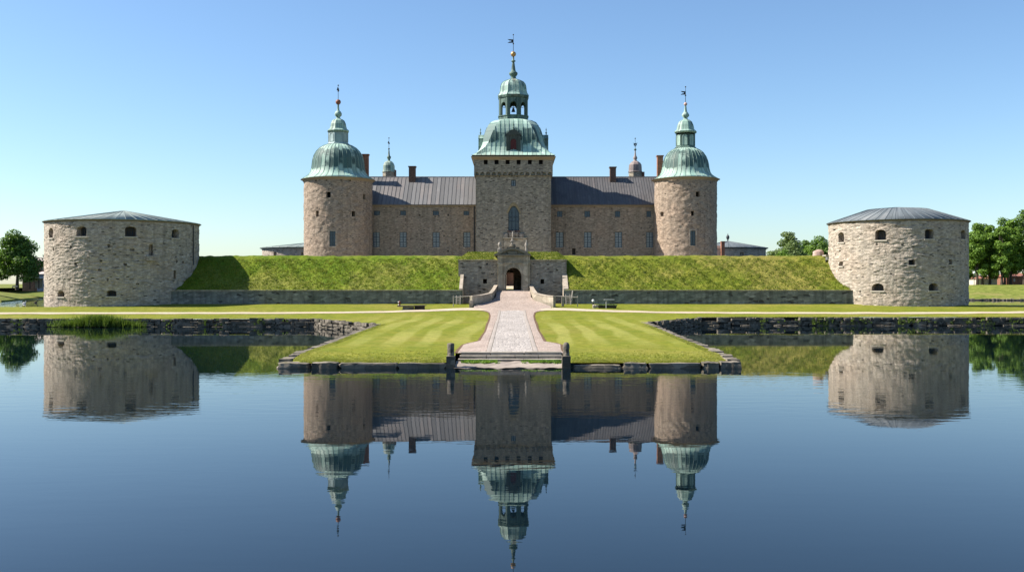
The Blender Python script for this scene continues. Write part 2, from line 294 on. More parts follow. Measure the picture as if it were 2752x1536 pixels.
# ------------------------------------------------------------------ mesh helpers
BASE = {}
class MB:
    def __init__(s): s.v = []; s.f = []; s.uv = []; s.sm = []
    def face(s, pts, uv=None, smooth=False):
        i = len(s.v); s.v += [tuple(p) for p in pts]; s.f.append(tuple(range(i, i+len(pts))))
        if uv is None:
            a = Vector(pts[0]); n = (Vector(pts[1])-a).cross(Vector(pts[-1])-a)
            ax, ay, az = abs(n.x), abs(n.y), abs(n.z)
            if az >= ax and az >= ay: uv = [(p[0], p[1]) for p in pts]
            elif ay >= ax: uv = [(p[0], p[2]) for p in pts]
            else: uv = [(p[1], p[2]) for p in pts]
        s.uv += uv; s.sm.append(smooth); return s
    def mesh(s, V, Fc, uvf=None, smooth=False):
        """indexed patch (shared vertices)"""
        i = len(s.v); s.v += [tuple(p) for p in V]
        for f in Fc:
            s.f.append(tuple(k+i for k in f)); s.sm.append(smooth)
            if uvf: s.uv += [uvf[k] for k in f]
            else:
                P_ = [V[k] for k in f]; a = Vector(P_[0]); n = (Vector(P_[1])-a).cross(Vector(P_[-1])-a)
                ax, ay, az = abs(n.x), abs(n.y), abs(n.z)
                if az >= ax and az >= ay: s.uv += [(p[0], p[1]) for p in P_]
                elif ay >= ax: s.uv += [(p[0], p[2]) for p in P_]
                else: s.uv += [(p[1], p[2]) for p in P_]
        return s
    def box(s, x0, x1, y0, y1, z0, z1):
        p = [(x, y, z) for z in (z0, z1) for y in (y0, y1) for x in (x0, x1)]
        for f in ((0, 1, 5, 4), (1, 3, 7, 5), (3, 2, 6, 7), (2, 0, 4, 6), (4, 5, 7, 6), (2, 3, 1, 0)): s.face([p[k] for k in f])
        return s
    def hexa(s, p):
        """8 points: bottom ring of 4 (ccw from above), top ring of 4"""
        for f in ((0, 1, 5, 4), (1, 2, 6, 5), (2, 3, 7, 6), (3, 0, 4, 7), (4, 5, 6, 7), (3, 2, 1, 0)): s.face([p[k] for k in f])
        return s
    def lathe(s, c, prof, n=32, phase=0, smooth=True, useg=None, cap=True):
        """prof: list of (r,z); useg: u length covered by one turn"""
        cx, cy = c; U = useg or 2*PI*max(r for r, z in prof)
        vv = [0]
        for (r0, z0), (r1, z1) in zip(prof, prof[1:]): vv.append(vv[-1]+math.hypot(r1-r0, z1-z0))
        if smooth:
            V = []; UV = []
            for k in range(n+1):
                t = phase+2*PI*k/n
                for (r, z), q in zip(prof, vv): V.append((cx+r*math.sin(t), cy-r*math.cos(t), z)); UV.append((U*k/n, q))
            m = len(prof)
            s.mesh(V, [(k*m+j, (k+1)*m+j, (k+1)*m+j+1, k*m+j+1) for k in range(n) for j in range(m-1)], UV, True)
        else:
            for k in range(n):
                t0 = phase+2*PI*k/n; t1 = phase+2*PI*(k+1)/n
                for j in range(len(prof)-1):
                    (r0, z0), (r1, z1) = prof[j], prof[j+1]
                    s.face([(cx+r0*math.sin(t0), cy-r0*math.cos(t0), z0), (cx+r0*math.sin(t1), cy-r0*math.cos(t1), z0),
                            (cx+r1*math.sin(t1), cy-r1*math.cos(t1), z1), (cx+r1*math.sin(t0), cy-r1*math.cos(t0), z1)],
                           [(U*k/n, vv[j]), (U*(k+1)/n, vv[j]), (U*(k+1)/n, vv[j+1]), (U*k/n, vv[j+1])])
        return s
    def ribs(s, c, prof, n, wd=.05, h=.06, phase=0):
        cx, cy = c
        for k in range(n):
            t = phase+2*PI*k/n; tx, ty = math.cos(t), math.sin(t); ox, oy = math.sin(t), -math.cos(t)
            for (r0, z0), (r1, z1) in zip(prof, prof[1:]):
                L = math.hypot(r1-r0, z1-z0) or 1; nr, nz = (z1-z0)/L, -(r1-r0)/L
                def q(r, z, sd, hh): return (cx+ox*(r+nr*hh)+tx*sd, cy+oy*(r+nr*hh)+ty*sd, z+nz*hh)
                s.face([q(r0, z0, -wd, h), q(r0, z0, wd, h), q(r1, z1, wd, h), q(r1, z1, -wd, h)])
                s.face([q(r0, z0, -wd, 0), q(r0, z0, -wd, h), q(r1, z1, -wd, h), q(r1, z1, -wd, 0)])
                s.face([q(r0, z0, wd, h), q(r0, z0, wd, 0), q(r1, z1, wd, 0), q(r1, z1, wd, h)])
        return s
    def tube(s, a, b, r, r2=None, n=8):
        a = Vector(a); b = Vector(b); d = (b-a).normalized(); u = d.orthogonal().normalized(); v = d.cross(u); r2 = r if r2 is None else r2
        V = [a+u*r*math.cos(2*PI*k/n)+v*r*math.sin(2*PI*k/n) for k in range(n)]+[b+u*r2*math.cos(2*PI*k/n)+v*r2*math.sin(2*PI*k/n) for k in range(n)]
        s.mesh(V, [(k, (k+1) % n, n+(k+1) % n, n+k) for k in range(n)], None, True)
        s.mesh(V, [tuple(range(n))[::-1], tuple(range(n, 2*n))])
        return s
    def ball(s, c, r, n=16, sq=(1, 1, 1)):
        return s.lathe_e(c, r, n, sq)
    def lathe_e(s, c, r, n, sq):
        V = []; Fc = []
        m = max(6, n//2)
        for j in range(m+1):
            f = PI*j/m
            for k in range(n): t = 2*PI*k/n; V.append((c[0]+sq[0]*r*math.sin(f)*math.cos(t), c[1]+sq[1]*r*math.sin(f)*math.sin(t), c[2]-sq[2]*r*math.cos(f)))
        for j in range(m):
            for k in range(n): Fc.append((j*n+k, j*n+(k+1) % n, (j+1)*n+(k+1) % n, (j+1)*n+k))
        s.mesh(V, Fc, None, True); return s
    def rock(s, c, size, rot=0, rnd=.25, jit=.06, seg=(5, 3, 3), seed=None):
        rg = random.Random(seed if seed is not None else random.random())
        ph = [rg.uniform(0, 6) for _ in range(6)]
        nx, ny, nz = seg; cr, sr = math.cos(rot), math.sin(rot)
        def pt(a, b, cc):
            l = math.sqrt(a*a+b*b+cc*cc) or 1; mx = max(abs(a), abs(b), abs(cc))
            k = 1-rnd+rnd/l
            j = 1+jit*(math.sin(3*a+ph[0])+math.sin(4*b+ph[1])+math.sin(5*cc+ph[2])+.6*math.sin(9*a+5*b+ph[3])+.6*math.sin(11*cc+7*b+ph[4]))
            x, y, z = a*k*j*size[0]/2, b*k*j*size[1]/2, cc*k*j*size[2]/2
            return (c[0]+x*cr-y*sr, c[1]+x*sr+y*cr, c[2]+z)
        def gridface(f, na, nb):
            V = [f(2*i/na-1, 2*j/nb-1) for i in range(na+1) for j in range(nb+1)]
            s.mesh(V, [(i*(nb+1)+j, (i+1)*(nb+1)+j, (i+1)*(nb+1)+j+1, i*(nb+1)+j+1) for i in range(na) for j in range(nb)], None, True)
        gridface(lambda a, b: pt(a, -1, b), nx, nz); gridface(lambda a, b: pt(-a, 1, b), nx, nz)
        gridface(lambda a, b: pt(1, a, b), ny, nz); gridface(lambda a, b: pt(-1, -a, b), ny, nz)
        gridface(lambda a, b: pt(a, b, 1), nx, ny); gridface(lambda a, b: pt(a, -b, -1), nx, ny)
        return s
    def build(s, name, m, parent=None, base=None):
        b = BASE.get(parent.name, (0, 0, 0)) if parent is not None else (base or (0, 0, 0))
        me = bpy.data.meshes.new(name)
        me.from_pydata([(p[0]-b[0], p[1]-b[1], p[2]-b[2]) for p in s.v], [], s.f)
        ul = me.uv_layers.new(name='UVMap'); ul.data.foreach_set('uv', np.array(s.uv, dtype=np.float32).ravel())
        me.polygons.foreach_set('use_smooth', s.sm); me.materials.append(m if not isinstance(m, str) else M[m])
        o = bpy.data.objects.new(name, me); C.objects.link(o)
        if parent is not None: o.parent = parent
        else: o.location = b
        BASE[o.name] = b
        return o

def tag(o, label, cat, group=None):
    o['label'] = label; o['category'] = cat
    if group: o['group'] = group
    return o
def thing(name, label, cat, loc, group=None):
    o = bpy.data.objects.new(name, None); C.objects.link(o); o.location = loc; o.empty_display_size = .5
    BASE[o.name] = tuple(loc); return tag(o, label, cat, group)
def struct(o): o['kind'] = 'structure'; return o

class Op:
    """opening in a wall: u0,u1,v0,v1; a = rise of the arch; back = fill the back with the same stone"""
    def __init__(s, u0, u1, v0, v1, a=0, depth=.4, back=False, pointed=False): s.__dict__.update(locals()); del s.__dict__['s']
    def top(s, t):
        if not s.a: return s.v1
        k = (1-abs(t)**2.1) if s.pointed else math.sqrt(max(0, 1-t*t))
        return s.v1-s.a+s.a*k
    def outline(s, n=12):
        p = [(s.u0, s.v0), (s.u1, s.v0)]
        if s.a:
            for k in range(n+1): t = 1-2*k/n; p.append(((s.u0+s.u1)/2+t*(s.u1-s.u0)/2, s.top(t)))
        else: p += [(s.u1, s.v1), (s.u0, s.v1)]
        return p

def lines(lo, hi, step, extra):
    n = max(1, round((hi-lo)/step)); L = [lo+(hi-lo)*k/n for k in range(n+1)]+[e for e in extra if lo < e < hi]
    L.sort(); out = [L[0]]
    for e in L[1:]:
        if e-out[-1] > 1e-4: out.append(e)
    return out
def wall(mb, u0, u1, v0, v1, ops, fm, du=2., dv=3., smooth=False):
    n = 12; ex = []; ey = []
    for o in ops:
        ex += [o.u0, o.u1]; ey += [o.v0, o.v1]
        if o.a: ex += [(o.u0+o.u1)/2+(1-2*k/n)*(o.u1-o.u0)/2 for k in range(n+1)]
    us = lines(u0, u1, du, ex); vs = lines(v0, v1, dv, ey)
    V = [fm(u, v, 0) for u in us for v in vs]; UV = [(u, v) for u in us for v in vs]; m = len(vs); Fc = []
    for i in range(len(us)-1):
        for j in range(m-1):
            cu, cv = (us[i]+us[i+1])/2, (vs[j]+vs[j+1])/2
            if any(o.u0 < cu < o.u1 and o.v0 < cv < o.v1 for o in ops): continue
            Fc.append((i*m+j, (i+1)*m+j, (i+1)*m+j+1, i*m+j+1))
    mb.mesh(V, Fc, UV, smooth)
    for o in ops:
        ol = o.outline(n)
        if o.a:
            for k in range(n):
                ta, tb = -1+2*k/n, -1+2*(k+1)/n; um, uh = (o.u0+o.u1)/2, (o.u1-o.u0)/2
                pa, pb = (um+ta*uh, o.top(ta)), (um+tb*uh, o.top(tb))
                q = [pa, pb, (pb[0], o.v1), (pa[0], o.v1)]
                mb.face([fm(*p, 0) for p in q], q, smooth)
        for a, b in zip(ol, ol[1:]+ol[:1]):
            if abs(a[0]-b[0])+abs(a[1]-b[1]) < 1e-6: continue
            uvx = [(a[0], a[1]), (b[0], b[1]), (b[0]+.3, b[1]+o.depth), (a[0]+.3, a[1]+o.depth)]
            mb.face([fm(*a, 0), fm(*b, 0), fm(*b, o.depth), fm(*a, o.depth)], uvx)
        if o.back: mb.face([fm(*p, o.depth) for p in ol], [(p[0], p[1]) for p in ol])
    return mb
def bar(mb, fm, u0, u1, v0, v1, d0, d1):
    p = [fm(u, v, d) for d in (d0, d1) for v in (v0, v1) for u in (u0, u1)]
    for f in ((0, 1, 3, 2), (1, 5, 7, 3), (5, 4, 6, 7), (4, 0, 2, 6), (2, 3, 7, 6), (4, 5, 1, 0)): mb.face([p[k] for k in f])
def panel(mb, fm, o, d, pad=.03):
    ol = [(min(max(p[0], o.u0-pad), o.u1+pad), p[1]) for p in o.outline()]
    mb.face([fm(*p, d) for p in ol], [(p[0], p[1]) for p in ol]); return mb
def plane_y(Y): return lambda u, v, d: (u, Y+d, v)
def plane_left(Xl): return lambda u, v, d: (Xl+d, -u, v)       # faces -X; u = -y
def plane_right(Xr): return lambda u, v, d: (Xr-d, u, v)       # faces +X; u = y
from mathutils import noise as mn
def rubble(u, v, seed=0):
    return .08*mn.noise((u*1.5, v*4.6, seed))+.07*mn.noise((u*.55, v*1.1, seed+9))+.05*mn.noise((u*3.6, v*8, seed+3))
def lumpy(u, v, seed=0):
    return .10*mn.noise((u*.9, v*1.2, seed))+.075*mn.noise((u*1.9, v*3.2, seed+9))+.025*mn.noise((u*4, v*6, seed+3))
def rough_cyl(cx, cy, r, rel, seed=0):
    def f(u, v, d):
        q = r-d+(rel(u, v, seed) if abs(d) < 1e-6 else 0)
        return (cx+q*math.sin(u/r), cy-q*math.cos(u/r), v)
    return f
def cyl(cx, cy, r): return lambda u, v, d: (cx+(r-d)*math.sin(u/r), cy-(r-d)*math.cos(u/r), v)
def ray_cyl(px, cx, cy, r):
    """u and depth Y where the sight line through photo column px meets the near side of a cylinder"""
    k = (px-HX)/F
    a = k*k+1; b = -2*(k*cx+cy); c = cx*cx+cy*cy-r*r; D = max(b*b-4*a*c, 0); y = (-b-math.sqrt(D))/(2*a); x = k*y
    return math.atan2(x-cx, cy-y)*r, y

def window(parent, fm, o, d, nx, ny, name='window', wd=.07, glass='glass', framemat='frame', transom=None):
    fr = MB(); t = .09
    bar(fr, fm, o.u0, o.u0+t, o.v0, o.v1, d-.05, d+.05); bar(fr, fm, o.u1-t, o.u1, o.v0, o.v1, d-.05, d+.05)
    bar(fr, fm, o.u0+t, o.u1-t, o.v0, o.v0+t, d-.05, d+.05); bar(fr, fm, o.u0+t, o.u1-t, o.v1-t, o.v1, d-.05, d+.05)
    for i in range(1, nx):
        u = o.u0+(o.u1-o.u0)*i/nx; w_ = wd if (nx % 2 or i != nx//2) else wd*1.5
        bar(fr, fm, u-w_/2, u+w_/2, o.v0+t, o.v1-t, d-.04, d+.04)
    for j in range(1, ny):
        v = o.v0+(o.v1-o.v0)*j/ny; w_ = wd*(1.6 if transom and j in transom else .6)
        bar(fr, fm, o.u0+t, o.u1-t, v-w_/2, v+w_/2, d-.035, d+.035)
    f = fr.build(name, framemat, parent)
    panel(MB(), fm, o, d+.02, 0).build('pane', glass, f)
    return f

# ------------------------------------------------------------------ ground, water, paths
def gz(x, y):
    if y < 61: return .24+(y-57)/4*.29
    if y < 98: return .5+(y-56)/42*.37
    if y < 113: return .87
    if y < 137: return .87+(y-113)/24*.83
    if y < 142: return 1.7+(y-137)*.06
    return 2.0
def grid(mb, ys, xl, xr, step, zf, jit=0):
    rows = []
    ncol = max(1, int(max(xr(y)-xl(y) for y in ys)/step))
    V = []
    for y in ys:
        for i in range(ncol+1):
            x = xl(y)+(xr(y)-xl(y))*i/ncol; V.append((x, y, zf(x, y)))
    m = ncol+1
    mb.mesh(V, [(r*m+i, r*m+i+1, (r+1)*m+i+1, (r+1)*m+i) for r in range(len(ys)-1) for i in range(ncol)], None, True)
def rng(a, b, st): n = max(1, round((b-a)/st)); return [a+(b-a)*k/n for k in range(n+1)]
def XL(y): return -13.2 if y <= 98 else (-13.2-(y-98)/15*8.8 if y < 113 else -22)
def XR(y): return 12.9+(y-57)/46*.8 if y <= 103 else (13.7+(y-103)/13*8.2 if y < 116 else 21.9)
def wob(x, y): return .035*math.sin(.9*x+.3*y)+.03*math.sin(.37*y-1.3*x)+.02*math.sin(2.1*y+.8*x)
lw = MB(); gzw = lambda x, y: gz(x, y)+wob(x, y)*(.6 if y < 113 else .3)
grid(lw, rng(57.7, 61.2, .5), lambda y: XL(y)+.35, lambda y: -3.42, .7, gzw)
grid(lw, rng(57.7, 61.2, .5), lambda y: 3.22, lambda y: XR(y)-.35, .7, gzw)
grid(lw, rng(61.2, 98, .8)+rng(98, 103, .7)[1:]+rng(103, 113, .8)[1:]+[114.5, 116], lambda y: XL(y)+.3, lambda y: XR(y)-.3, .8, gzw)
grid(lw, rng(137, 140, 1), lambda y: -62, lambda y: -21.7, 1.2, gzw)
grid(lw, rng(113.25, 137, 1), lambda y: -230, lambda y: -21.7, 1.5, gzw)
grid(lw, rng(116, 150, 1), lambda y: -21.7, lambda y: 21.6, 1, gzw)
grid(lw, rng(116.25, 140, 1), lambda y: 21.6, lambda y: 230, 1.5, gzw)
grid(lw, [140, 141, 142.6], lambda y: -50, lambda y: -21.7, 1.2, gzw); grid(lw, [140, 141, 142.6], lambda y: 21.6, lambda y: 49, 1.2, gzw)
struct(lw.build('lawn', 'lawn'))
MB().mesh([(-2500, -300, 0), (2500, -300, 0), (2500, 900, 0), (-2500, 900, 0)], [(0, 1, 2, 3)]).build('water', 'water')
struct(bpy.data.objects['water'])

def strip(mb, pts, zoff=.03):
    """pts: list of (xl,yl,xr,yr)"""
    out = []
    for (a, b) in zip(pts, pts[1:]):
        n = max(1, int(max(math.dist(a[:2], b[:2]), math.dist(a[2:], b[2:]))/1.0))
        for k in range(n): t = k/n; out.append([a[i]+(b[i]-a[i])*t for i in range(4)])
    out.append(pts[-1]); V = []; q = 6
    for p in out:
        for i in range(q+1):
            t = i/q; x, y = p[0]+(p[2]-p[0])*t, p[1]+(p[3]-p[1])*t; V.append((x, y, gzw(x, y)+zoff+.01*math.sin(t*PI)))
    m = q+1
    mb.mesh(V, [(r*m+i, r*m+i+1, (r+1)*m+i+1, (r+1)*m+i) for r in range(len(out)-1) for i in range(q)], None, True)
    return mb
cob = MB(); strip(cob, [(-1.3, 61.1, 1.3, 61.1), (-1.42, 128, 1.5, 128)], .05)
struct(cob.build('cobbled_path', 'cobble'))
gv = MB(); se = MB()
for sgn in (-1, 1):
    e0 = 3.32 if sgn < 0 else 3.12
    L = [(e0, 61.25), (e0+.03, 65), (3.35, 69.6), (2.95, 71.2), (2.3, 73.2), (2.22, 85), (2.3, 100), (2.5, 118), (2.75, 124), (3.3, 127.2), (4.6, 128.8)]
    I = [(1.62, 61.25), (1.63, 65), (1.64, 69.6), (1.65, 71.2), (1.66, 73.2), (1.68, 85), (1.7, 100), (1.72, 118), (1.73, 124), (1.74, 127.2), (1.75, 128.8)]
    P_ = [(sgn*a[0], a[1], sgn*b[0], b[1]) if sgn < 0 else (b[0], b[1], a[0], a[1]) for a, b in zip(L, I)]
    strip(gv, P_, .04)
    E_ = [(L[i][0]-.05, L[i][1], L[i][0]+.2+.05*math.sin(i*2.3), L[i][1]) for i in range(len(L))]
    strip(se, [(-e[2], e[1], -e[0], e[3]) if sgn < 0 else e for e in E_], .022)
struct(gv.build('gravel_border', 'gravel')); struct(se.build('soil_edge', 'soil'))
sb = MB()
for sgn in (-1, 1):
    a, b = sorted((sgn*1.32, sgn*1.6)); a2, b2 = sorted((sgn*1.44, sgn*1.72)); strip(sb, [(a, 61.1, b, 61.1), (a2, 128, b2, 128)], .07)
struct(sb.build('path_edging', 'slab'))
sp = MB()
def ribbon(mb, cl, wd, z):
    P_ = []
    for i, p in enumerate(cl):
        a = cl[max(0, i-1)]; b = cl[min(len(cl)-1, i+1)]; dx, dy = b[0]-a[0], b[1]-a[1]; l = math.hypot(dx, dy); nx, ny = -dy/l, dx/l
        ww = p[2] if len(p) > 2 else wd; P_.append((p[0]-nx*ww/2, p[1]-ny*ww/2, p[0]+nx*ww/2, p[1]+ny*ww/2))
    strip(mb, P_, z)
ribbon(sp, [(-230, 122.6), (-60, 122.9), (-28, 123.4), (-18, 125.0), (-12.5, 127.4, 3.4), (-8, 130.3, 4.2), (-3, 132.4, 5.6)], 3.1, .035)
struct(sp.build('sandy_path', 'sand'))
sp = MB(); ribbon(sp, [(3, 132.4, 5.6), (8, 130.3, 4.2), (12.5, 127.4, 3.4), (18, 125.0), (28, 123.6), (48, 123.2), (58, 124), (80, 127), (230, 134)], 3.1, .035)
struct(sp.build('sandy_path', 'sand'))
sp = MB(); strip(sp, [(-3.4, 127.0, 3.5, 127.0), (-3.6, 130.5, 3.7, 130.5), (-4.6, 134, 4.7, 134), (-3.4, 136.6, 3.6, 136.6)], .045)
struct(sp.build('forecourt_path', 'gravel'))

# far bank round the moat
wlp = [(-900, 120), (-300, 215), (-134, 264), (-146, 302), (-158, 341), (-150, 420), (0, 460), (110, 360), (126, 312), (135, 298), (152, 294), (400, 280), (900, 150)]
crest = [(-910, 150, 3.4), (-310, 240, 3.4), (-150, 283, 3.5), (-168, 312, 3.5), (-182, 345, 3.5), (-165, 445, 3.5), (0, 485, 4), (128, 382, 4.4), (146, 338, 4.5), (152, 326, 4.5), (166, 322, 4.6), (405, 308, 4.6), (910, 180, 4.6)]
fb = MB()
def lerp3(a, b, t): return tuple(a[i]+(b[i]-a[i])*t for i in range(3))
W_ = [(p[0], p[1], -.5) for p in wlp]; K_ = [(p[0]+(q[0]-p[0])*.05, p[1]+(q[1]-p[1])*.05, .45) for p, q in zip(wlp, crest)]
Fr = [(p[0]*1.6+(0), 3200 if abs(p[0]) < 500 else p[1]*1.1, 5) for p in crest]
Fr[0] = (-4000, 150, 4); Fr[1] = (-4000, 1500, 5); Fr[2] = (-3500, 3200, 5); Fr[-3] = (3000, 3200, 5); Fr[-2] = (4000, 1500, 5); Fr[-1] = (4000, 180, 5)
for i in range(len(wlp)-1):
    for t in range(4):
        for A, B, n in ((W_, K_, 1), (K_, crest, 4), (crest, Fr, 3)):
            for k in range(n):
                q = [lerp3(lerp3(A[i], A[i+1], tt), lerp3(B[i], B[i+1], tt), kk) for tt, kk in ((t/4, k/n), ((t+1)/4, k/n), ((t+1)/4, (k+1)/n), (t/4, (k+1)/n))]
                fb.face(q)
struct(fb.build('far_bank', 'fargrass'))

# ------------------------------------------------------------------ quay walls (rough stone courses)
def along(pl, step_fn):
    """walk a polyline, yield (point, dir angle, length) blocks"""
    for a, b in zip(pl, pl[1:]):
        L = math.dist(a, b); ang = math.atan2(b[1]-a[1], b[0]-a[0]); s_ = 0
        while s_ < L-.15:
            l = min(step_fn(), L-s_)
            t = (s_+l/2)/L; yield (a[0]+(b[0]-a[0])*t, a[1]+(b[1]-a[1])*t), ang, l
            s_ += l
def quay(name, label, pl):
    t = thing(name, label, 'stone wall', (pl[0][0], pl[0][1], 0), 'rough quay walls along the lawn')
    mb = MB(); rg = random.Random(len(label))
    bk = MB()
    for a, b in zip(pl, pl[1:]):
        ang = math.atan2(b[1]-a[1], b[0]-a[0]); nx, ny = math.sin(ang), -math.cos(ang); o = -.22
        za, zb = gz(*a)-.06, gz(*b)-.06
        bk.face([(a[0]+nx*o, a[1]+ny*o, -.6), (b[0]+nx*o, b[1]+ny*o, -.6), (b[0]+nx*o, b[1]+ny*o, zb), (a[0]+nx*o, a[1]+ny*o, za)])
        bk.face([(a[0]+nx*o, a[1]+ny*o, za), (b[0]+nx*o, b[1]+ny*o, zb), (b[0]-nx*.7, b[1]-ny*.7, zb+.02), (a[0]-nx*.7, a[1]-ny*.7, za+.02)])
    for c_, (z0, z1) in enumerate(((-.35, .06), (.02, .32), (.28, .56), (.54, .90))):
        for p, ang, l in along(pl, lambda: rg.choice((rg.uniform(.3, .7), rg.uniform(.6, 1.3), rg.uniform(1.1, 2.1)))):
            nx, ny = math.sin(ang), -math.cos(ang)
            out = rg.uniform(-.15, .07)+(rg.choice((0, 0, .25, .4)) if c_ == 0 else 0)
            if c_ == 3 and rg.random() < .12: continue
            dep = .5; h = (z1-z0)*rg.uniform(.75, 1.35)
            mb.rock((p[0]+nx*out, p[1]+ny*out, (z0+z1)/2+rg.uniform(-.06, .06)), (l*rg.uniform(.92, 1.04), dep, h), ang+rg.uniform(-.05, .05), .26, .07, (5, 3, 3), rg.random())
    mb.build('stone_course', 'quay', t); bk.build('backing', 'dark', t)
    return t
quay('quay_wall', 'rough dark stone quay wall below the lawn, with the lit corner and reeds beside it', [(-120, 113), (-22, 113), (-13.25, 98.2)])
quay('quay_wall', 'rough dark stone quay wall below the lawn, without reeds, shaded at its corner', [(13.7, 103), (21.9, 116), (120, 116)])

rg = random.Random(77)
sp_ = []
for _ in range(60):
    x = rg.uniform(-60, 60)
    if abs(x) < 24: continue
    for _k in range(rg.randint(2, 9)): sp_.append((x+rg.gauss(0, .35), (112.72 if x < 0 else 115.72)-rg.random()*.12, rg.uniform(.05, .75)))
WEED_SPOTS = sp_
# pier edge: long kerb blocks at the front, small stones down each side
rg = random.Random(3)
pe = thing('pier_edge', 'low edge of long granite blocks along the waterfront of the grass pier', 'stone edging', (0, 57.2, 0))
def kblock(mb, x0, x1, yf, zt, dep=1.0):
    mb.rock(((x0+x1)/2, yf+dep/2, (zt-.35)/2), (x1-x0-.06, dep, zt+.35), rg.uniform(-.02, .02), .20, .05, (12, 4, 5), rg.random())
for side, (xa, xb) in (('l', (-13.45, -3.80)), ('r', (3.40, 13.1))):
    x = xa
    while x < xb-.2:
        l = rg.uniform(1.5, 3.4) if side == 'l' else rg.choice((rg.uniform(2.4, 3.2), rg.uniform(.7, 1.5)))
        if xb-x-l < .9: l = xb-x
        mb = MB(); kblock(mb, x, x+l, 57.15+rg.uniform(-.14, .16), .33-.09*(1-min(1, max(0, abs(x+l/2)-4)/7))+rg.uniform(-.045, .045))
        mb.build('granite_block', 'kerb', pe); x += l
for sgn in (-1, 1):
    y = 58.2
    yend = 98 if sgn < 0 else 103
    mb = MB()
    while y < yend-.3:
        l = rg.uniform(.9, 2.2); xx = XL(y+l/2) if sgn < 0 else XR(y+l/2); zt = gz(0, y+l/2)+rg.uniform(-.03, .06)
        mb.rock((xx+sgn*rg.uniform(-.05, .1)-sgn*.1, y+l/2, (zt-.4)/2), (rg.uniform(.5, .75), l*.97, zt+.4), 0, .14, .03, (3, 5, 3), rg.random()); y += l
    o = mb.build('side_stones', 'kerb', pe)

# steps, landing, posts
st = thing('stone_steps', 'three low stone steps leading down to the water between two posts', 'steps', (0, 59, 0))
mb = MB(); wob_ = random.Random(5)
for k, (yf, zt) in enumerate(((59.75, .33), (60.3, .508), (60.85, .684))):
    x = -3.22+.06*k
    while x < 3.0:
        l = min(wob_.uniform(1.1, 2.2), 3.02-x)
        if 3.02-x-l < .5: l = 3.02-x
        m_ = MB(); m_.rock((x+l/2, yf+.4, (zt-.1)/2), (l*.995, .82, zt+.1+wob_.uniform(-.012, .012)), 0, .05, .007, (6, 3, 3), wob_.random()); m_.build('step_slab', 'step', st); x += l
mb = MB(); V = []; nx_, ny_ = 26, 14
for j in range(ny_+1):
    for i in range(nx_+1):
        x = -3.3+6.4*i/nx_; y = 57.05+2.9*j/ny_
        V.append((x, y+(.1*math.sin(x*2.3)+.06*math.sin(5*x) if j == 0 else 0), .05+.17*j/ny_+.025*math.sin(x*3.1+y*2)+.02*math.sin(x*7.3-y*4)))
mb.mesh(V, [(j*(nx_+1)+i, j*(nx_+1)+i+1, (j+1)*(nx_+1)+i+1, (j+1)*(nx_+1)+i) for j in range(ny_) for i in range(nx_)], None, True)
mb.box(-3.3, 3.1, 57.22, 57.6, -.4, .03)
mb.build('landing', 'landing', st)
def tufts(spots, hmin, hmax, nb=6, wd=.03, lean=.5, seed=1):
    rg = np.random.default_rng(seed); sp_ = np.array(spots, dtype=float); n = len(sp_)
    P0 = np.repeat(sp_, nb, axis=0)+np.c_[rg.normal(0, .06, (n*nb, 2)), np.zeros(n*nb)]
    h = rg.uniform(hmin, hmax, n*nb); a = rg.uniform(0, 2*PI, n*nb); le = rg.uniform(.05, lean, n*nb)*h
    tip = P0+np.c_[np.cos(a)*le, np.sin(a)*le, h]; b = rg.uniform(0, 2*PI, n*nb); off = np.c_[np.cos(b), np.sin(b), np.zeros(n*nb)]*wd
    V = np.stack([P0-off, P0+off, tip], axis=1).reshape(-1, 3)
    return V
def raw(name, V, k, m, parent=None, base=(0, 0, 0)):
    b = BASE.get(parent.name, (0, 0, 0)) if parent is not None else base
    me = bpy.data.meshes.new(name); n = len(V)
    me.vertices.add(n); me.vertices.foreach_set('co', (np.asarray(V, dtype=np.float32)-np.array(b, dtype=np.float32)).ravel())
    me.loops.add(n); me.loops.foreach_set('vertex_index', np.arange(n, dtype=np.int32))
    me.polygons.add(n//k); me.polygons.foreach_set('loop_start', np.arange(0, n, k, dtype=np.int32)); me.polygons.foreach_set('loop_total', np.full(n//k, k, dtype=np.int32))
    me.update(); me.validate(); me.materials.append(M[m]); o = bpy.data.objects.new(name, me); C.objects.link(o)
    if parent is not None: o.parent = parent
    else: o.location = b
    return o
rg = random.Random(11)
sp_ = [(rg.uniform(-2.9, -.9), 59.65-rg.random()**2*.9, .17) for _ in range(150)]+[(rg.uniform(.6, 2.9), 59.65-rg.random()**2*.9, .17) for _ in range(120)]
o = raw('weeds', tufts(sp_, .07, .2, 8, .035, 1.2, 4), 3, 'leaf_b'); o['kind'] = 'stuff'; tag(o, 'low green weeds growing at the foot of the stone steps', 'weeds')
o = raw('weeds', tufts(WEED_SPOTS, .12, .38, 8, .03, 1.2, 5), 3, 'reed'); o['kind'] = 'stuff'; tag(o, 'small green weeds rooted in the joints of the quay walls', 'weeds')
def post(label, cx, rnd_top):
    t = thing('stone_post', label, 'stone post', (cx, 57.45, 0), 'stone posts flanking the steps')
    MB().rock((cx, 57.45, .17), (.50, .62, 1.06), 0, .06, .012, (4, 4, 4), 3).build('plinth', 'quay', t)
    if rnd_top:
        MB().lathe((cx, 57.45), [(.2, .66), (.195, .9), (.165, 1.0), (.185, 1.08), (.20, 1.2), (.18, 1.36), (.11, 1.46), (0, 1.49)], 16).build('shaft', 'quay', t)
    else:
        MB().lathe((cx, 57.45), [(.2, .66), (.195, 1.1), (.205, 1.36), (.18, 1.42), (0, 1.45)], 16).build('shaft', 'quay', t)
    return t
post('dark stone post with a flat-topped round shaft beside the steps', X(1211, 57.3), False)
post('dark stone post with a rounded knob-like head beside the steps', X(1522, 57.3), True)

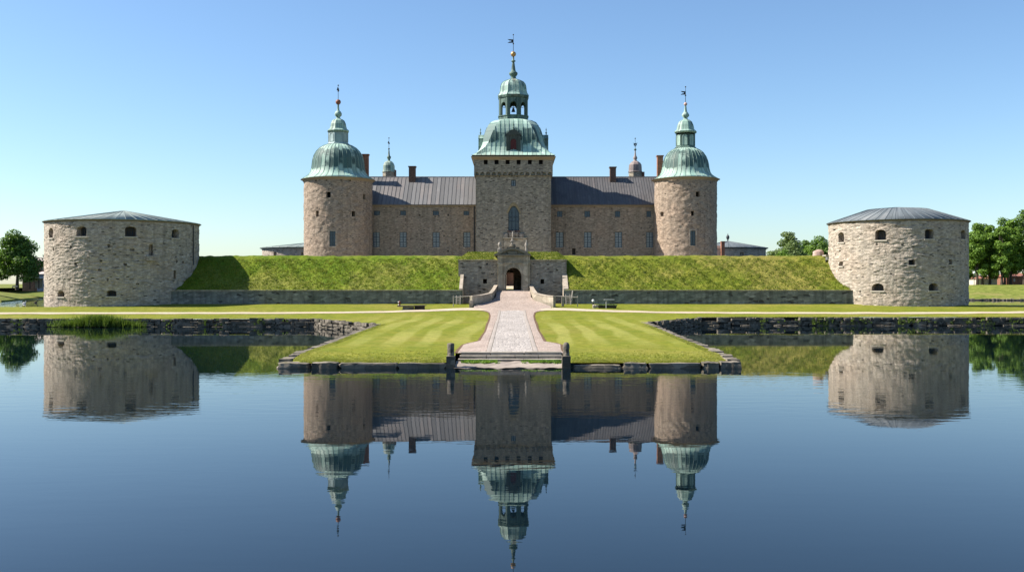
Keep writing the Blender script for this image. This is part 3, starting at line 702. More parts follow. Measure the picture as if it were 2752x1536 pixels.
# ------------------------------------------------------------------ rampart, retaining walls, cheek walls
def rz(x, y):
    """height of the grass rampart"""
    t = min(max((y-142.2)/8.8, 0), 1)
    z = 3.93+5.1*(t-.06*math.sin(2*PI*t)*.5)
    if y > 151: z = 9.03+.08*math.sin(.3*x)
    if y > 157: z = 9.03-(y-157)/5*4.6
    return z
def rnoise(x, y):
    return (.10*math.sin(1.7*x+.9*y)+.09*math.sin(.63*x-1.4*y+1)+.07*math.sin(3.1*x+2.3*y+2)+.06*math.sin(4.7*x-3.9*y)+.05*math.sin(.21*x+5.3*y))
def rampart(xa, xb, seed, m_='bankgrass'):
    mb = MB(); ys = rng(142.2, 151, .3)+rng(151, 157, 1)[1:]+[159, 162, 162.1]
    rg = np.random.default_rng(seed); n = int((xb-xa)/.3); V = []
    for y in ys:
        for i in range(n+1):
            x = xa+(xb-xa)*i/n; e = min(1, (y-142.2)/.6) if y < 150 else 1
            V.append((x, y, (rz(x, y) if y < 162.05 else 4.0)+(rnoise(x, y)*.8+float(rg.normal(0, .035)))*e*(1 if y < 150.2 else .42)))
    m = n+1
    mb.mesh(V, [(r*m+i, r*m+i+1, (r+1)*m+i+1, (r+1)*m+i) for r in range(len(ys)-1) for i in range(n)], None, True)
    return struct(mb.build('rampart', m_))
rampart(-61, -7.3, 1); rampart(7.5, 62, 2, 'bankgrass_dry')
def tuftspots(n, xa, xb, ya, yb, seed):
    rg = random.Random(seed); out = []
    for _ in range(n): x, y = rg.uniform(xa, xb), rg.uniform(ya, yb); out.append((x, y, rz(x, y)+rnoise(x, y)*.9-.03))
    return out
o = raw('grass', tufts(tuftspots(9000, -52, -7.6, 142.3, 150.0, 1)+tuftspots(9000, 7.8, 52, 142.3, 150.0, 2), .08, .22, 6, .035, .9, 7), 3, 'tuft'); o['kind'] = 'stuff'
tag(o, 'rough long grass growing over the slopes of the rampart', 'grass')
rg = random.Random(21)
sp_ = [(rg.uniform(-12.2, -3.8), 57.85+abs(rg.gauss(0, .5)), 0) for _ in range(1500)]+[(rg.uniform(3.5, 12.0), 57.85+abs(rg.gauss(0, .5)), 0) for _ in range(1500)]
for _ in range(3000):
    y = 57.9+rg.expovariate(1/1.3); x = rg.choice((rg.uniform(-12.2, -3.9), rg.uniform(3.7, 12))); sp_.append((x, y, 0))
for _ in range(1500):
    y = rg.uniform(58.5, 98); sp_.append((XL(y)+.45+rg.random()*.4, y, 0)); sp_.append((XR(y)-.45-rg.random()*.4, y, 0))
for _ in range(5000): x = rg.uniform(-75, 75); sp_.append((x, (113 if x < 0 else 116)+.25+abs(rg.gauss(0, .25)), 0)) if abs(x) > 22.5 else None
sp_ = [(x, y, gzw(x, y)-.01) for x, y, _ in sp_]
o = raw('grass', tufts(sp_, .03, .09, 7, .02, 1.3, 9), 3, 'lawnblade'); o['kind'] = 'stuff'; tag(o, 'short grass fringing the mown lawn and pier edge', 'grass')

def retaining(label, xa, xb, cheek_x0, cheek_x1, inner):
    t = thing('retaining_wall', label, 'retaining wall', ((xa+xb)/2, 142, 1.8), 'retaining walls below the rampart')
    mb = MB(); wall(mb, xa, xb, 1.5, 3.84, [], plane_y(142)); mb.build('wall', 'retain', t)
    MB().box(xa, xb, 141.9, 142.35, 3.84, 3.97).build('coping', 'coping', t)
    mb = MB()
    # cheek wall climbing the slope beside the gate
    zt = lambda y: rz(0, max(y, 142.2))+.16
    ys = rng(142.004 if False else 142.36, 146, .45)
    for y0, y1 in zip(ys, ys[1:]): mb.hexa([(cheek_x0, y0, 1.5), (cheek_x1, y0, 1.5), (cheek_x1, y1, 1.5), (cheek_x0, y1, 1.5), (cheek_x0, y0, zt(y0)), (cheek_x1, y0, zt(y0)), (cheek_x1, y1, zt(y1)), (cheek_x0, y1, zt(y1))])
    mb.build('cheek_wall', 'coping', t)
retaining('dark retaining wall under the grass rampart, ending at the bastion with the pale green roof', -52, -7.02, -7.5, -7.02, -1)
retaining('dark retaining wall under the grass rampart, ending at the bastion with the slate grey roof', 7.30, 51, 7.30, 8.0, 1)
# courtyard behind
mb = MB(); grid(mb, rng(155.5, 245, 4), lambda y: -40, lambda y: 40, 5, lambda x, y: 4.05+min(max((y-156)/24, 0), 1)*.42)
struct(mb.build('courtyard', 'sand'))

# ------------------------------------------------------------------ bastions
def bastion(label, cx, cy, r, zb, ze, ops_px, crop, roof, roofmat, small=(), pipe=None, detail=True, holes_deep=.35):
    ox, oy, s = crop
    t = thing('bastion', label, 'bastion', (cx, cy, zb), 'round stone bastions of the fortress')
    ops = []; fm = cyl(cx, cy, r); meta = []
    for q in ops_px:
        x0, x1, y0, y1 = q[:4]; a = q[4] if len(q) > 4 else 0; kind = q[5] if len(q) > 5 else 'embrasure'
        xm = ox+s*(x0+x1)/2
        u0, Y0 = ray_cyl(ox+s*x0, cx, cy, r); u1, Y1 = ray_cyl(ox+s*x1, cx, cy, r); Y = ray_cyl(xm, cx, cy, r)[1]
        v1, v0 = Z(oy+s*y0, Y), Z(oy+s*y1, Y)
        if u1-u0 > 2.4: m_ = (u0+u1)/2; u0, u1 = m_-1.2, m_+1.2
        o = Op(u0, u1, v0, v1, a*(v1-v0), 1.0 if kind != 'niche' else .6, kind == 'niche'); ops.append(o); meta.append(kind)
    for (xc, yc, wx, wy) in small:
        u, Y = ray_cyl(ox+s*xc, cx, cy, r); u0, _ = ray_cyl(ox+s*(xc-wx/2), cx, cy, r); u1, _ = ray_cyl(ox+s*(xc+wx/2), cx, cy, r)
        v = Z(oy+s*yc, Y); h = s*wy/F*Y
        ops.append(Op(u0, u1, v-h/2, v+h/2, 0, holes_deep, True)); meta.append('hole')
    mb = MB(); wall(mb, -PI*r, PI*r, zb, ze, ops, rough_cyl(cx, cy, r, rubble, cx), du=.2, dv=.14, smooth=True)
    mb.build('wall', 'bastion', t)
    for o, k in zip(ops, meta):
        if k != 'embrasure': continue
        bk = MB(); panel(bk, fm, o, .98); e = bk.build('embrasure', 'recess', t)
        um, uh = (o.u0+o.u1)/2, (o.u1-o.u0)/2; vh = o.v1-o.v0
        ww = Op(um-uh*.5, um+uh*.5, o.v0+vh*.12, o.v0+vh*.82)
        fr = MB(); 
        for a0, a1, b0, b1 in ((ww.u0, ww.u0+.07, ww.v0, ww.v1), (ww.u1-.07, ww.u1, ww.v0, ww.v1), (ww.u0+.07, ww.u1-.07, ww.v0, ww.v0+.07), (ww.u0+.07, ww.u1-.07, ww.v1-.07, ww.v1), (um-.025, um+.025, ww.v0+.07, ww.v1-.07)): bar(fr, fm, a0, a1, b0, b1, .85, .93)
        fr.build('window_frame', 'frame', e)
        sl_ = MB(); bar(sl_, fm, o.u0-.12, o.u1+.12, o.v0-.15, o.v0-.004, -.14, .5); sl_.build('sill', 'paleplaster', e)
    # eaves
    co_ = MB().lathe((cx, cy), [(r+.04, ze-.22), (r+.12, ze-.08), (r+.26, ze-.02)], 72); co_.build('eaves', 'eaves', t)
    rf = MB().lathe((cx, cy), [(r+.25, ze-.05), (r+.33, ze+.02)]+roof, 72, useg=.75*72)
    rf.ribs((cx, cy), [(r+.33, ze+.02)]+roof[:-1], 48, .025, .05)
    ro = rf.build('roof', roofmat, t)
    if pipe:
        u, Y = ray_cyl(ox+s*pipe[0], cx, cy, r); a_ = fm(u, ze-.3, -.1); b_ = fm(u, Z(oy+s*pipe[1], Y), -.1)
        MB().tube(a_, b_, .07).build('drainpipe', 'iron', t)
    return t, fm
LB, fmL = bastion('round stone bastion with a shallow pale green roof coming to a point', -57.1, 147.7, 10.6, 1.2, 13.65,
    [(475, 513, 330, 428, .3), (740, 835, 318, 412, .22), (1208, 1318, 318, 415, .22), (1660, 1728, 345, 430, .22), (556, 620, 940, 996, .45), (1030, 1125, 935, 992, .25),
     (1437, 1480, 490, 600, .1, 'niche'), (1675, 1700, 740, 825, 0, 'niche')], (0, 520, .27822),
    [(0.15, 15.55), (0, 15.56)], 'roof_pale',
    small=[(515, 535, 14, 30), (1050, 505, 24, 30), (1275, 543, 46, 24), (965, 737, 36, 20), (1213, 685, 28, 26), (1707, 655, 14, 30), (1767, 660, 16, 22), (683, 515, 18, 24), (975, 650, 26, 18), (1135, 825, 34, 12), (1330, 870, 32, 14), (730, 680, 26, 22), (1040, 832, 18, 26)], pipe=(1862, 690))
mb = MB(); u, Y = ray_cyl(1460*.27822, -57.1, 147.7, 10.6)
bar(mb, fmL, u-.75, u+.75, Z(520+650*.27822, Y), Z(520+604*.27822, Y), -.45, .3); mb.build('garderobe_ledge', 'bastion', LB)
RB, fmR = bastion('round stone bastion with a slate grey truncated roof', 56.3, 146.9, 9.55, 1.2, 13.7,
    [(552, 606, 372, 470, .3), (906, 1010, 348, 448, .25), (1388, 1470, 342, 437, .25), (1735, 1775, 350, 440, .25), (558, 595, 655, 700, .15), (1230, 1292, 638, 690), (1620, 1650, 635, 685), (873, 988, 868, 938, .5), (1425, 1515, 865, 938, .45)], (2100, 520, .27816),
    [(4.3, 15.62), (.2, 15.98), (0, 15.98)], 'roof_slate',
    small=[(920, 490, 22, 14), (1170, 492, 26, 12), (1270, 515, 34, 12), (565, 553, 12, 10), (1103, 628, 16, 12), (1060, 775, 20, 12), (760, 945, 14, 16), (1555, 1012, 18, 18), (510, 350, 22, 14), (1655, 735, 16, 12)])
def rear(label, cx, cy, r, roofmat, apex, finial, ze=13.6):
    t = thing('bastion', label, 'bastion', (cx, cy, 4), 'round stone bastions of the fortress')
    mb = MB(); wall(mb, -PI*r, PI*r, 2, ze, [Op(-.55*r-.5, -.55*r+.5, ze-2.2, ze-1.1, 0, .5, True), Op(.1*r, .1*r+1, ze-2, ze-1.2, 0, .5, True)], cyl(cx, cy, r), r/9, 3, True); mb.build('wall', 'bastion', t)
    rf = MB().lathe((cx, cy), [(r, ze-.3), (r+.6, ze), (r+.6, ze+.08), (.2, apex), (0, apex)], 48, useg=.75*48); rf.ribs((cx, cy), [(r+.6, ze+.08), (.2, apex)], 32, .03, .06)
    ro = rf.build('roof', roofmat, t)
    if finial: MB().lathe((cx, cy), [(.12, apex-.2), (.14, apex+.3), (.3, apex+.6), (.42, apex+.95), (.3, apex+1.35), (.1, apex+1.6), (.1, apex+1.8), (0, apex+1.95)], 14).build('finial', 'iron', ro)
    return t
rear('distant bastion with a pale green roof half hidden by the castle', X(822, 250), 250, 10.6, 'roof_pale', 15.0, False)
rear('distant bastion with a dark grey roof and an urn-shaped finial', X(1956, 250), 250, 9.2, 'roof_slate', 15.45, True)
# low house with a brick stack beside the right-hand round tower
t = thing('low_house', 'low house end with a tall red brick chimney beside the round tower', 'house', (X(1930, 226), 228, 4.5))
MB().box(X(1880, 226), X(1938.5, 226), 226, 231, 4, Z(668, 226)).build('wall', 'paleplaster', t)
MB().hexa([(X(1880, 226), 225.8, Z(668, 226)), (X(1939, 226), 225.8, Z(668, 226)), (X(1939, 226), 231.2, Z(668, 226)), (X(1880, 226), 231.2, Z(668, 226)), (X(1880, 226), 227.8, Z(659, 226)), (X(1939, 226), 227.8, Z(659, 226)), (X(1939, 226), 228.4, Z(659, 226)), (X(1880, 226), 228.4, Z(659, 226))]).build('roof', 'darkbrick', t)
MB().box(X(1938.8, 225), X(1948, 225), 225, 226, 4, Z(650, 225)).box(X(1938.2, 225), X(1948.6, 225), 224.9, 226.1, Z(650, 225), Z(648, 225)).build('chimney', 'brick', t)

# ------------------------------------------------------------------ domes and spires
def spire(parent, cx, cy, items, m):
    MB().lathe((cx, cy), items, 16).build('spire', m, parent)
def vane(parent_part, cx, cy, z0, z1, zf0, zf1, wd, kind='flag'):
    v = MB().tube((cx, cy, z0), (cx, cy, z1), .055, .03, 6)
    v.ball((cx, cy, z1), .13, 8); v.ball((cx, cy, z0+.9*(zf0-z0) if zf0 > z0 else z0+.3), .15, 8)
    p = v.build('weathervane', 'iron', parent_part)
    if not wd: 
        q = MB(); q.hexa([(cx-.28, cy-.03, zf0), (cx+.2, cy-.03, zf0-.2), (cx+.2, cy+.03, zf0-.2), (cx-.28, cy+.03, zf0), (cx-.1, cy-.03, zf1), (cx+.12, cy-.03, zf1-.3), (cx+.12, cy+.03, zf1-.3), (cx-.1, cy+.03, zf1)])
        q.build('vane_flag', 'iron', p); return
    q = MB(); zm = (zf0+zf1)/2; h = zf1-zf0; e = cx-wd
    def plate(pts): 
        n = len(pts); q.face([(x, cy-.03, z) for x, z in pts]); q.face([(x, cy+.03, z) for x, z in pts[::-1]])
        for a, b in zip(pts, pts[1:]+pts[:1]): q.face([(a[0], cy-.03, a[1]), (b[0], cy-.03, b[1]), (b[0], cy+.03, b[1]), (a[0], cy+.03, a[1])])
    if kind == 'flag':
        plate([(cx, zf0), (cx, zf1), (cx-wd*.35, zf1), (cx-wd*.35, zf0)])
        plate([(cx-wd*.35, zm+h*.12), (cx-wd*.35, zf1), (e, zf1+h*.05), (cx-wd*.7, zm+h*.2)])
        plate([(cx-wd*.35, zf0), (cx-wd*.35, zm-h*.12), (cx-wd*.7, zm-h*.2), (e, zf0-h*.05)])
    else:   # beast
        plate([(cx-wd*.6, zm), (cx+wd*.6, zm), (cx+wd*.6, zm+h*.3), (cx-wd*.5, zm+h*.3)])
        for dx in (-.5, -.3, .3, .5): plate([(cx+dx*wd-.06, zf0), (cx+dx*wd+.06, zf0), (cx+dx*wd+.06, zm), (cx+dx*wd-.06, zm)])
        plate([(cx+wd*.6, zm+h*.1), (cx+wd*.95, zm+h*.35), (cx+wd*.8, zf1), (cx+wd*.5, zm+h*.3)]); plate([(cx-wd*.6, zm+h*.1), (cx-wd*.55, zm+h*.3), (cx-wd*.95, zf1)])
    q.build('vane_flag', 'iron', p)

def round_tower(label, cx, cy, r, crop, xc, prof_px, ops_px, win_px, drum, capd, sp_px, ball_px, ballmat, rod_px, flag, mats, small, eave_y, blind=False):
    ox, oy, s = crop; k = s/F*cy
    zz = lambda y: Z(oy+s*y, cy)
    t = thing('round_tower', label, 'tower', (cx, cy, 4.4), 'round corner towers of the castle')
    ze = zz(eave_y)-.15
    ops = []; fm = cyl(cx, cy, r)
    def mk(x0, x1, y0, y1, **kw):
        u0, _ = ray_cyl(ox+s*x0, cx, cy, r); u1, _ = ray_cyl(ox+s*x1, cx, cy, r); Y = ray_cyl(ox+s*(x0+x1)/2, cx, cy, r)[1]
        return Op(u0, u1, Z(oy+s*y1, Y), Z(oy+s*y0, Y), **kw)
    for q in ops_px: ops.append(mk(*q[:4], depth=.7))
    for (xs, ys, ww) in small: ops.append(mk(xs-ww/2, xs+ww/2, ys-ww/2, ys+ww/2, depth=.5, back=True))
    wo = mk(*win_px, depth=.25); 
    mb = MB(); wall(mb, -PI*r, PI*r, 4.2, ze, ops+[wo], rough_cyl(cx, cy, r, lumpy, cx), .2, .18, True); mb.build('wall', 'tower', t)
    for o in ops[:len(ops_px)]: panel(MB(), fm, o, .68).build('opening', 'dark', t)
    f = window(t, fm, wo, .2, 2, 4, glass='darkglass')
    su = MB(); a = .16
    bar(su, fm, wo.u0-a, wo.u0-.003, wo.v0-a, wo.v1+a, -.05, .15); bar(su, fm, wo.u1+.003, wo.u1+a, wo.v0-a, wo.v1+a, -.05, .15)
    bar(su, fm, wo.u0-.003, wo.u1+.003, wo.v1+.003, wo.v1+a, -.05, .15); bar(su, fm, wo.u0-.003, wo.u1+.003, wo.v0-a, wo.v0-.003, -.08, .15)
    su.build('surround', 'coping', f)
    MB().lathe((cx, cy), [(r+.02, ze-.45), (r+.2, ze-.3), (r+.25, ze-.12), (r+.6, ze)], 64).build('cornice', 'cornice', t)
    prof = [(xx*k, zz(y)) for xx, y in prof_px]; n = 36
    dm = MB().lathe((cx, cy), [(prof[0][0]-.12, prof[0][1]-.12)]+prof, 72, useg=.6*n); dm.ribs((cx, cy), prof, n, .03, .05)
    d = dm.build('dome', mats[0], t)
    # octagonal drum with cornices
    w0, y0, y1 = drum; rr = w0*k; z0, z1 = zz(y1), zz(y0); ph = R(22.5)+mats[3]
    prf = [(rr*1.13, z0-.5), (rr*1.13, z0+.12), (rr*1.03, z0+.2), (rr, z0+.3), (rr, z1-.3), (rr*1.05, z1-.2)]
    l = MB().lathe((cx, cy), prf, 8, ph, False, useg=.6*8)
    c22 = math.cos(PI/8)
    ln = l.build('lantern', mats[1], t)
    pn = MB(); side = 2*rr*math.sin(PI/8)
    for q in range(8):
        th = ph+2*PI*(q+.5)/8; ap = rr*c22
        fmq = (lambda th, ap: lambda u, v, dd: (cx+math.sin(th)*(ap-dd)+math.cos(th)*u, cy-math.cos(th)*(ap-dd)+math.sin(th)*u, v))(th, ap)
        o = Op(-side*.28, side*.28, z0+.45, z1-.4, side*.28)
        ol = o.outline(); 
        if blind: pn.face([fmq(*p, -.012) for p in ol], [(p[0], p[1]) for p in ol])
        # raised arch moulding
        inn = ol[1:]+ol[:1]
        for a_, b_ in zip(ol, inn):
            sc = lambda p, g_: ((p[0])*(1+g_/(side*.28)), p[1]+(g_ if p[1] > z0+.5 else 0))
            pn.face([fmq(*a_, -.05), fmq(*b_, -.05), fmq(*sc(b_, .1), -.05), fmq(*sc(a_, .1), -.05)])
            pn.face([fmq(*a_, 0), fmq(*b_, 0), fmq(*b_, -.05), fmq(*a_, -.05)])
    pn.build('arched_panel', mats[4], ln)
    # small bell roof
    cp = [(xx*k, zz(y)) for xx, y in capd]
    cq = MB().lathe((cx, cy), [(cp[0][0]*.86, cp[0][1]-.35), (cp[0][0], cp[0][1]-.1)]+cp, 8, ph, False, useg=.6*8*3); cq.build('bell_roof', mats[2], t)
    sp2 = [(xx*k, zz(y)) for xx, y in sp_px]
    spi = MB().lathe((cx, cy), sp2, 16).build('spire', mats[2], t)
    MB().ball((cx, cy, zz(ball_px[0])), ball_px[1]*k, 18).build('ball', ballmat, spi)
    vane(spi, cx, cy, zz(ball_px[0]-ball_px[1]), zz(rod_px), zz(flag[1]), zz(flag[0]), flag[2]*k, 'flag') if flag[2] else vane(spi, cx, cy, zz(ball_px[0]-ball_px[1]), zz(rod_px), zz(flag[1]), zz(flag[0]), 0)
    return t
CY = 184.0; c2 = (780, 200, .3476); c5 = (1460, 200, .3476)
dl = 186.7; aL = R(-9.86); aR = R(9.80)
round_tower('round tower with a copper dome and a pale grey lantern under a rust red ball', X(780+371*.3476, CY), CY, 6.17, c2, 371,
    [(278, 815), (252, 800), (228, 783), (212, 760), (204, 730), (200, 700), (196, 665), (186, 630), (168, 598), (140, 570), (108, 552), (84, 545)],
    [(279, 312, 908, 952), (563, 582, 926, 966), (198, 220, 1053, 1097), (476, 502, 1056, 1098)], (303, 350, 1210, 1327),
    (80, 445, 545), [(88, 437), (72, 425), (66, 408), (62, 385), (52, 362), (36, 350), (22, 345), (18, 340)],
    [(19, 343), (14, 335), (15, 330), (27, 318), (28, 303), (20, 288), (10, 280), (8, 262), (6, 240), (9, 236), (6, 232)], (214, 20.5), 'rust', 85, (98, 122, 0),
    ('copper_dome', 'copper_blue', 'copper', R(12), 'copper_blue'), [(200, 820, 11), (280, 818, 11), (395, 818, 11), (462, 820, 13)], 813)
round_tower('round tower with a copper dome, green lantern and a pale pink ball with flag vane', X(1460+1100*.3476, CY), CY, 5.62, c5, 1100,
    [(248, 812), (222, 797), (200, 780), (187, 757), (180, 730), (176, 700), (170, 672), (158, 640), (136, 608), (110, 588), (84, 575)],
    [(1180, 1210, 905, 945), (906, 929, 1062, 1096), (1142, 1165, 1055, 1090)], (1137, 1178, 1207, 1322),
    (76, 460, 573), [(90, 444), (74, 432), (69, 415), (64, 392), (54, 370), (38, 358), (22, 350), (18, 345)],
    [(18, 352), (14, 342), (15, 335), (28, 322), (28, 312), (18, 296), (12, 288), (9, 265), (6, 245), (6, 240)], (230, 13.5), 'pinkball', 97, (131, 157, 38),
    ('copper_dome', 'copper_dark', 'copper', R(-14), 'copper'), [(1012, 845, 9), (942, 925, 8), (1292, 835, 10), (1310, 830, 8)], 810, True)

# ------------------------------------------------------------------ castle wings
WY = 186.0; RIDGE = 192.6; c4 = (1200, 380, .30586)
def wing(label, xa_px, xb_px, win_up, win_lo, wy_up, wy_lo, crop, roofmat, chimneys, holes, npan, door=None, pipe=None):
    ox, oy, s = crop; P_ = lambda x, y: (X(ox+s*x, WY), Z(oy+s*y, WY))
    xa, xb = X(xa_px, WY), X(xb_px, WY); ze = Z(550.5, WY); zr = Z(475.8, RIDGE)
    t = thing('castle_wing', label, 'castle wing', ((xa+xb)/2, WY, 4.4), 'castle wings between the towers')
    fm = plane_y(WY); up = []; lo = []; ops = []
    for a, b in win_up: up.append(Op(P_(a, 0)[0], P_(b, 0)[0], P_(0, wy_up[1])[1], P_(0, wy_up[0])[1], depth=.3))
    for a, b in win_lo: lo.append(Op(P_(a, 0)[0], P_(b, 0)[0], P_(0, wy_lo[1])[1], P_(0, wy_lo[0])[1], depth=.3))
    hs = []
    for (hx, hy, hw) in holes:
        p = P_(hx, hy); q = hw*s/F*WY/2; hs.append(Op(p[0]-q, p[0]+q, p[1]-q, p[1]+q, q, depth=.5, back=True))
    dr = []
    if door: dr = [Op(P_(door[0], 0)[0], P_(door[1], 0)[0], P_(0, door[3])[1], P_(0, door[2])[1], depth=.5)]
    mb = MB(); wall(mb, xa, xb, 4.2, ze-.25, up+lo+hs+dr, fm)
    mb.box(xa, xb, WY+.8, 2*RIDGE-WY, 4.2, ze-.3)
    mb.build('wall', 'wing', t)
    for o in up: window(t, fm, o, .22, 2, 2, wd=.08, glass='darkglass')
    for o in lo:
        f = window(t, fm, o, .22, 2, 6, wd=.07, transom=(2, 4))
        su = MB(); bar(su, fm, o.u0-.1, o.u1+.1, o.v0-.14, o.v0-.004, -.06, .2); su.build('sill', 'coping', f)
    if dr: panel(MB(), fm, dr[0], .45).build('door', 'darkwood', t)
    cm = MB(); cm.box(xa, xb, WY-.18, WY+.3, ze-.25, ze-.05).box(xa, xb, WY-.32, WY+.3, ze-.05, ze+.06); cm.build('cornice', 'cornice', t)
    rf = MB(); d = RIDGE-WY+.5; sl_ = math.hypot(d, zr-ze)
    y0, z0 = WY-.5, ze-.02+.08
    dx = (xb-xa); pan = {'roof_left': 1.15, 'roof_right': .62}[roofmat]
    for yb, sg in ((y0, 1), (2*RIDGE-y0, -1)):
        q = [(xa, yb, z0), (xb, yb, z0), (xb, RIDGE, zr), (xa, RIDGE, zr)]
        rf.face(q, [(0, 0), (dx/dx*npan*pan, 0), (npan*pan, sl_), (0, sl_)])
    rf.face([(xa, y0, z0-.12), (xb, y0, z0-.12), (xb, y0, z0), (xa, y0, z0)])
    nz = d/sl_; ny = -(zr-z0)/sl_
    if True:
        for k in range(npan+1):
            x = xa+dx*k/npan; wd = .035 if roofmat == 'roof_left' else .02; h = .06
            rf.hexa([(x-wd, y0, z0), (x+wd, y0, z0), (x+wd, RIDGE, zr), (x-wd, RIDGE, zr), (x-wd, y0+ny*h, z0+nz*h), (x+wd, y0+ny*h, z0+nz*h), (x+wd, RIDGE+ny*h, zr+nz*h), (x-wd, RIDGE+ny*h, zr+nz*h)])
    rf.tube((xa, RIDGE, zr+.02), (xb, RIDGE, zr+.02), .1)
    ro = rf.build('roof', roofmat, t)
    for (x0, x1, y0_, y1_, Yc, m_) in chimneys:
        zb = 20; a, b = X(ox+s*x0, Yc), X(ox+s*x1, Yc); zt = Z(oy+s*y0_, Yc); dp = (b-a)*.9
        c = MB().box(a+.08, b-.08, Yc, Yc+dp, zb, zt-.25).box(a, b, Yc-.08, Yc+dp+.08, zt-.25, zt-.1).box(a-.06, b+.06, Yc-.14, Yc+dp+.14, zt-.1, zt)
        c.build('chimney', m_, ro)
    if pipe:
        for px_ in pipe: MB().tube((X(px_, WY), WY-.14, ze-.3), (X(px_, WY), WY-.14, 4.5), .1).build('drainpipe', 'iron', t)
    return t
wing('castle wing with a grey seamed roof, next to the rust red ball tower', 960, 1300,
     [(647, 693), (850, 895), (1103, 1150), (1340, 1383)], [(640, 692), (845, 900), (1100, 1155), (1338, 1393)], (1053, 1088), (1218, 1335), c2, 'roof_left',
     [(913, 970, 708, 830, 191.2, 'darkbrick'), (556, 606, 615, 800, 190.5, 'brick')], [(1000, 1087, 14), (1222, 1087, 14), (1120, 1098, 10), (1190, 1248, 12), (1285, 1275, 12), (1220, 1365, 12), (1060, 1365, 9), (755, 1255, 8)], 31, pipe=(1275, 997))
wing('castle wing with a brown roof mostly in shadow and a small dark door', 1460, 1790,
     [(107, 148), (318, 362), (555, 595), (798, 833)], [(97, 157), (315, 373), (553, 610), (795, 850)], (1055, 1102), (1217, 1338), c5, 'roof_right',
     [(514, 566, 713, 825, 191.2, 'darkbrick'), (880, 930, 625, 800, 190.5, 'brick')], [(700, 1262, 8), (690, 1345, 8), (255, 1150, 6)], 46, door=(223, 250, 1343, 1392), pipe=(1761,))

# ------------------------------------------------------------------ gate tower (the tall square one)
TY = 180.0; c3 = (1220, 60, .27826)
t = GT = thing('gate_tower', 'tall square stone tower with a copper bell dome and open lantern above the gate', 'tower', (.25, TY+6.8, 4.4))
xl, xr = X(1279, TY), X(1480.5, TY); yb = TY+13.4
def p4(x, y, Y=TY): return X(1200+.30586*x, Y), Z(380+.30586*y, Y)
pw = Op(p4(543, 0)[0], p4(638, 0)[0], p4(0, 782)[1], p4(0, 566)[1], 1.25, .5, False, True)
sw = Op(p4(568, 0)[0], p4(608, 0)[0], p4(0, 392)[1], p4(0, 337)[1], depth=.35)
dz0, dz1 = 4.3, Z(728, TY)
dr = Op(X(1352, TY), X(1401, TY), dz0, dz1, 1.2, .6)
zc = p4(0, 300)[1]; zs = p4(0, 268)[1]; ztop = p4(0, 150)[1]; pr = .32
hs = [Op(p4(x-w_/2, 0)[0], p4(x+w_/2, 0)[0], p4(0, y+w_/2)[1], p4(0, y-w_/2)[1], 0, .4, True) for x, y, w_ in ((435, 653, 9), (712, 600, 9), (868, 692, 13), (385, 820, 9), (348, 350, 8), (775, 488, 10), (465, 310, 10), (775, 720, 8), (375, 678, 7), (840, 905, 9), (318, 905, 8), (690, 658, 10))]
mb = MB(); wall(mb, xl, xr, 4.2, zs, [pw, sw, dr]+hs, plane_y(TY))
wall(mb, -yb, -TY, 4.2, zs, [], plane_left(xl)); wall(mb, TY, yb, 4.2, zs, [], plane_right(xr)); mb.box(xl, xr, yb, yb+.2, 4.2, zs)
# corner quoins, slightly proud
z = 4.4; k = 0
while z < zc-.5:
    l = .75 if k % 2 else .45
    for xx in (xl, xr):
        a, b = (xx-.03, xx+l) if xx == xl else (xx-l, xx+.03)
        mb.box(a, b, TY-.03, TY+l*.7, z, z+.36)
    z += .4; k += 1
mb.build('wall', 'keep', t)
um = MB(); xa, xb = xl-pr, xr+pr; nb = 14
arcs = lambda a, b: [Op(a+(b-a)*(q+.14)/nb, a+(b-a)*(q+.86)/nb, zc, zs-.05, (b-a)/nb*.36, pr) for q in range(nb)]
six = [Op(p4(a, 0)[0], p4(b, 0)[0], p4(0, 203)[1], p4(0, 157)[1], depth=.6) for a, b in ((328, 362), (422, 458), (520, 555), (616, 651), (715, 749), (811, 846))]
hs2 = [Op(p4(x-w_/2, 0)[0], p4(x+w_/2, 0)[0], p4(0, y+w_/2)[1], p4(0, y-w_/2)[1], 0, .3, True) for x, y, w_ in ((487, 215, 12), (420, 245, 9), (617, 246, 9), (820, 246, 12), (700, 240, 8))]
ztp = ztop-.25
wall(um, xa, xb, zc, ztp, arcs(xa, xb)+six+hs2, plane_y(TY-pr)); wall(um, -yb-pr, -(TY-pr), zc, ztp, arcs(-yb-pr, -(TY-pr)), plane_left(xa)); wall(um, TY-pr, yb+pr, zc, ztp, arcs(TY-pr, yb+pr), plane_right(xb))
um.box(xa, xb, yb+pr, yb+pr+.2, zc, ztp)
um.build('corbelled_storey', 'keep', t)
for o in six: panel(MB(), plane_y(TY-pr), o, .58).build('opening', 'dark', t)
# cornice flaring out
cm = MB(); cpr = [(pr+.02, ztp-.05), (pr+.12, ztp+.12), (pr+.30, ztop), (pr+.50, ztop+.12), (pr+.55, ztop+.3)]
tc = (.5*(xl+xr), (TY+yb)/2); hx, hy = (xr-xl)/2, (yb-TY)/2
for (o0, z0), (o1, z1) in zip(cpr, cpr[1:]):
    A = [(tc[0]+sx*(hx+o0), tc[1]+sy*(hy+o0), z0) for sx, sy in ((-1, -1), (1, -1), (1, 1), (-1, 1))]; B = [(tc[0]+sx*(hx+o1), tc[1]+sy*(hy+o1), z1) for sx, sy in ((-1, -1), (1, -1), (1, 1), (-1, 1))]
    for q in range(4): cm.face([A[q], A[(q+1) % 4], B[(q+1) % 4], B[q]])
cm.build('cornice', 'cornice', t)
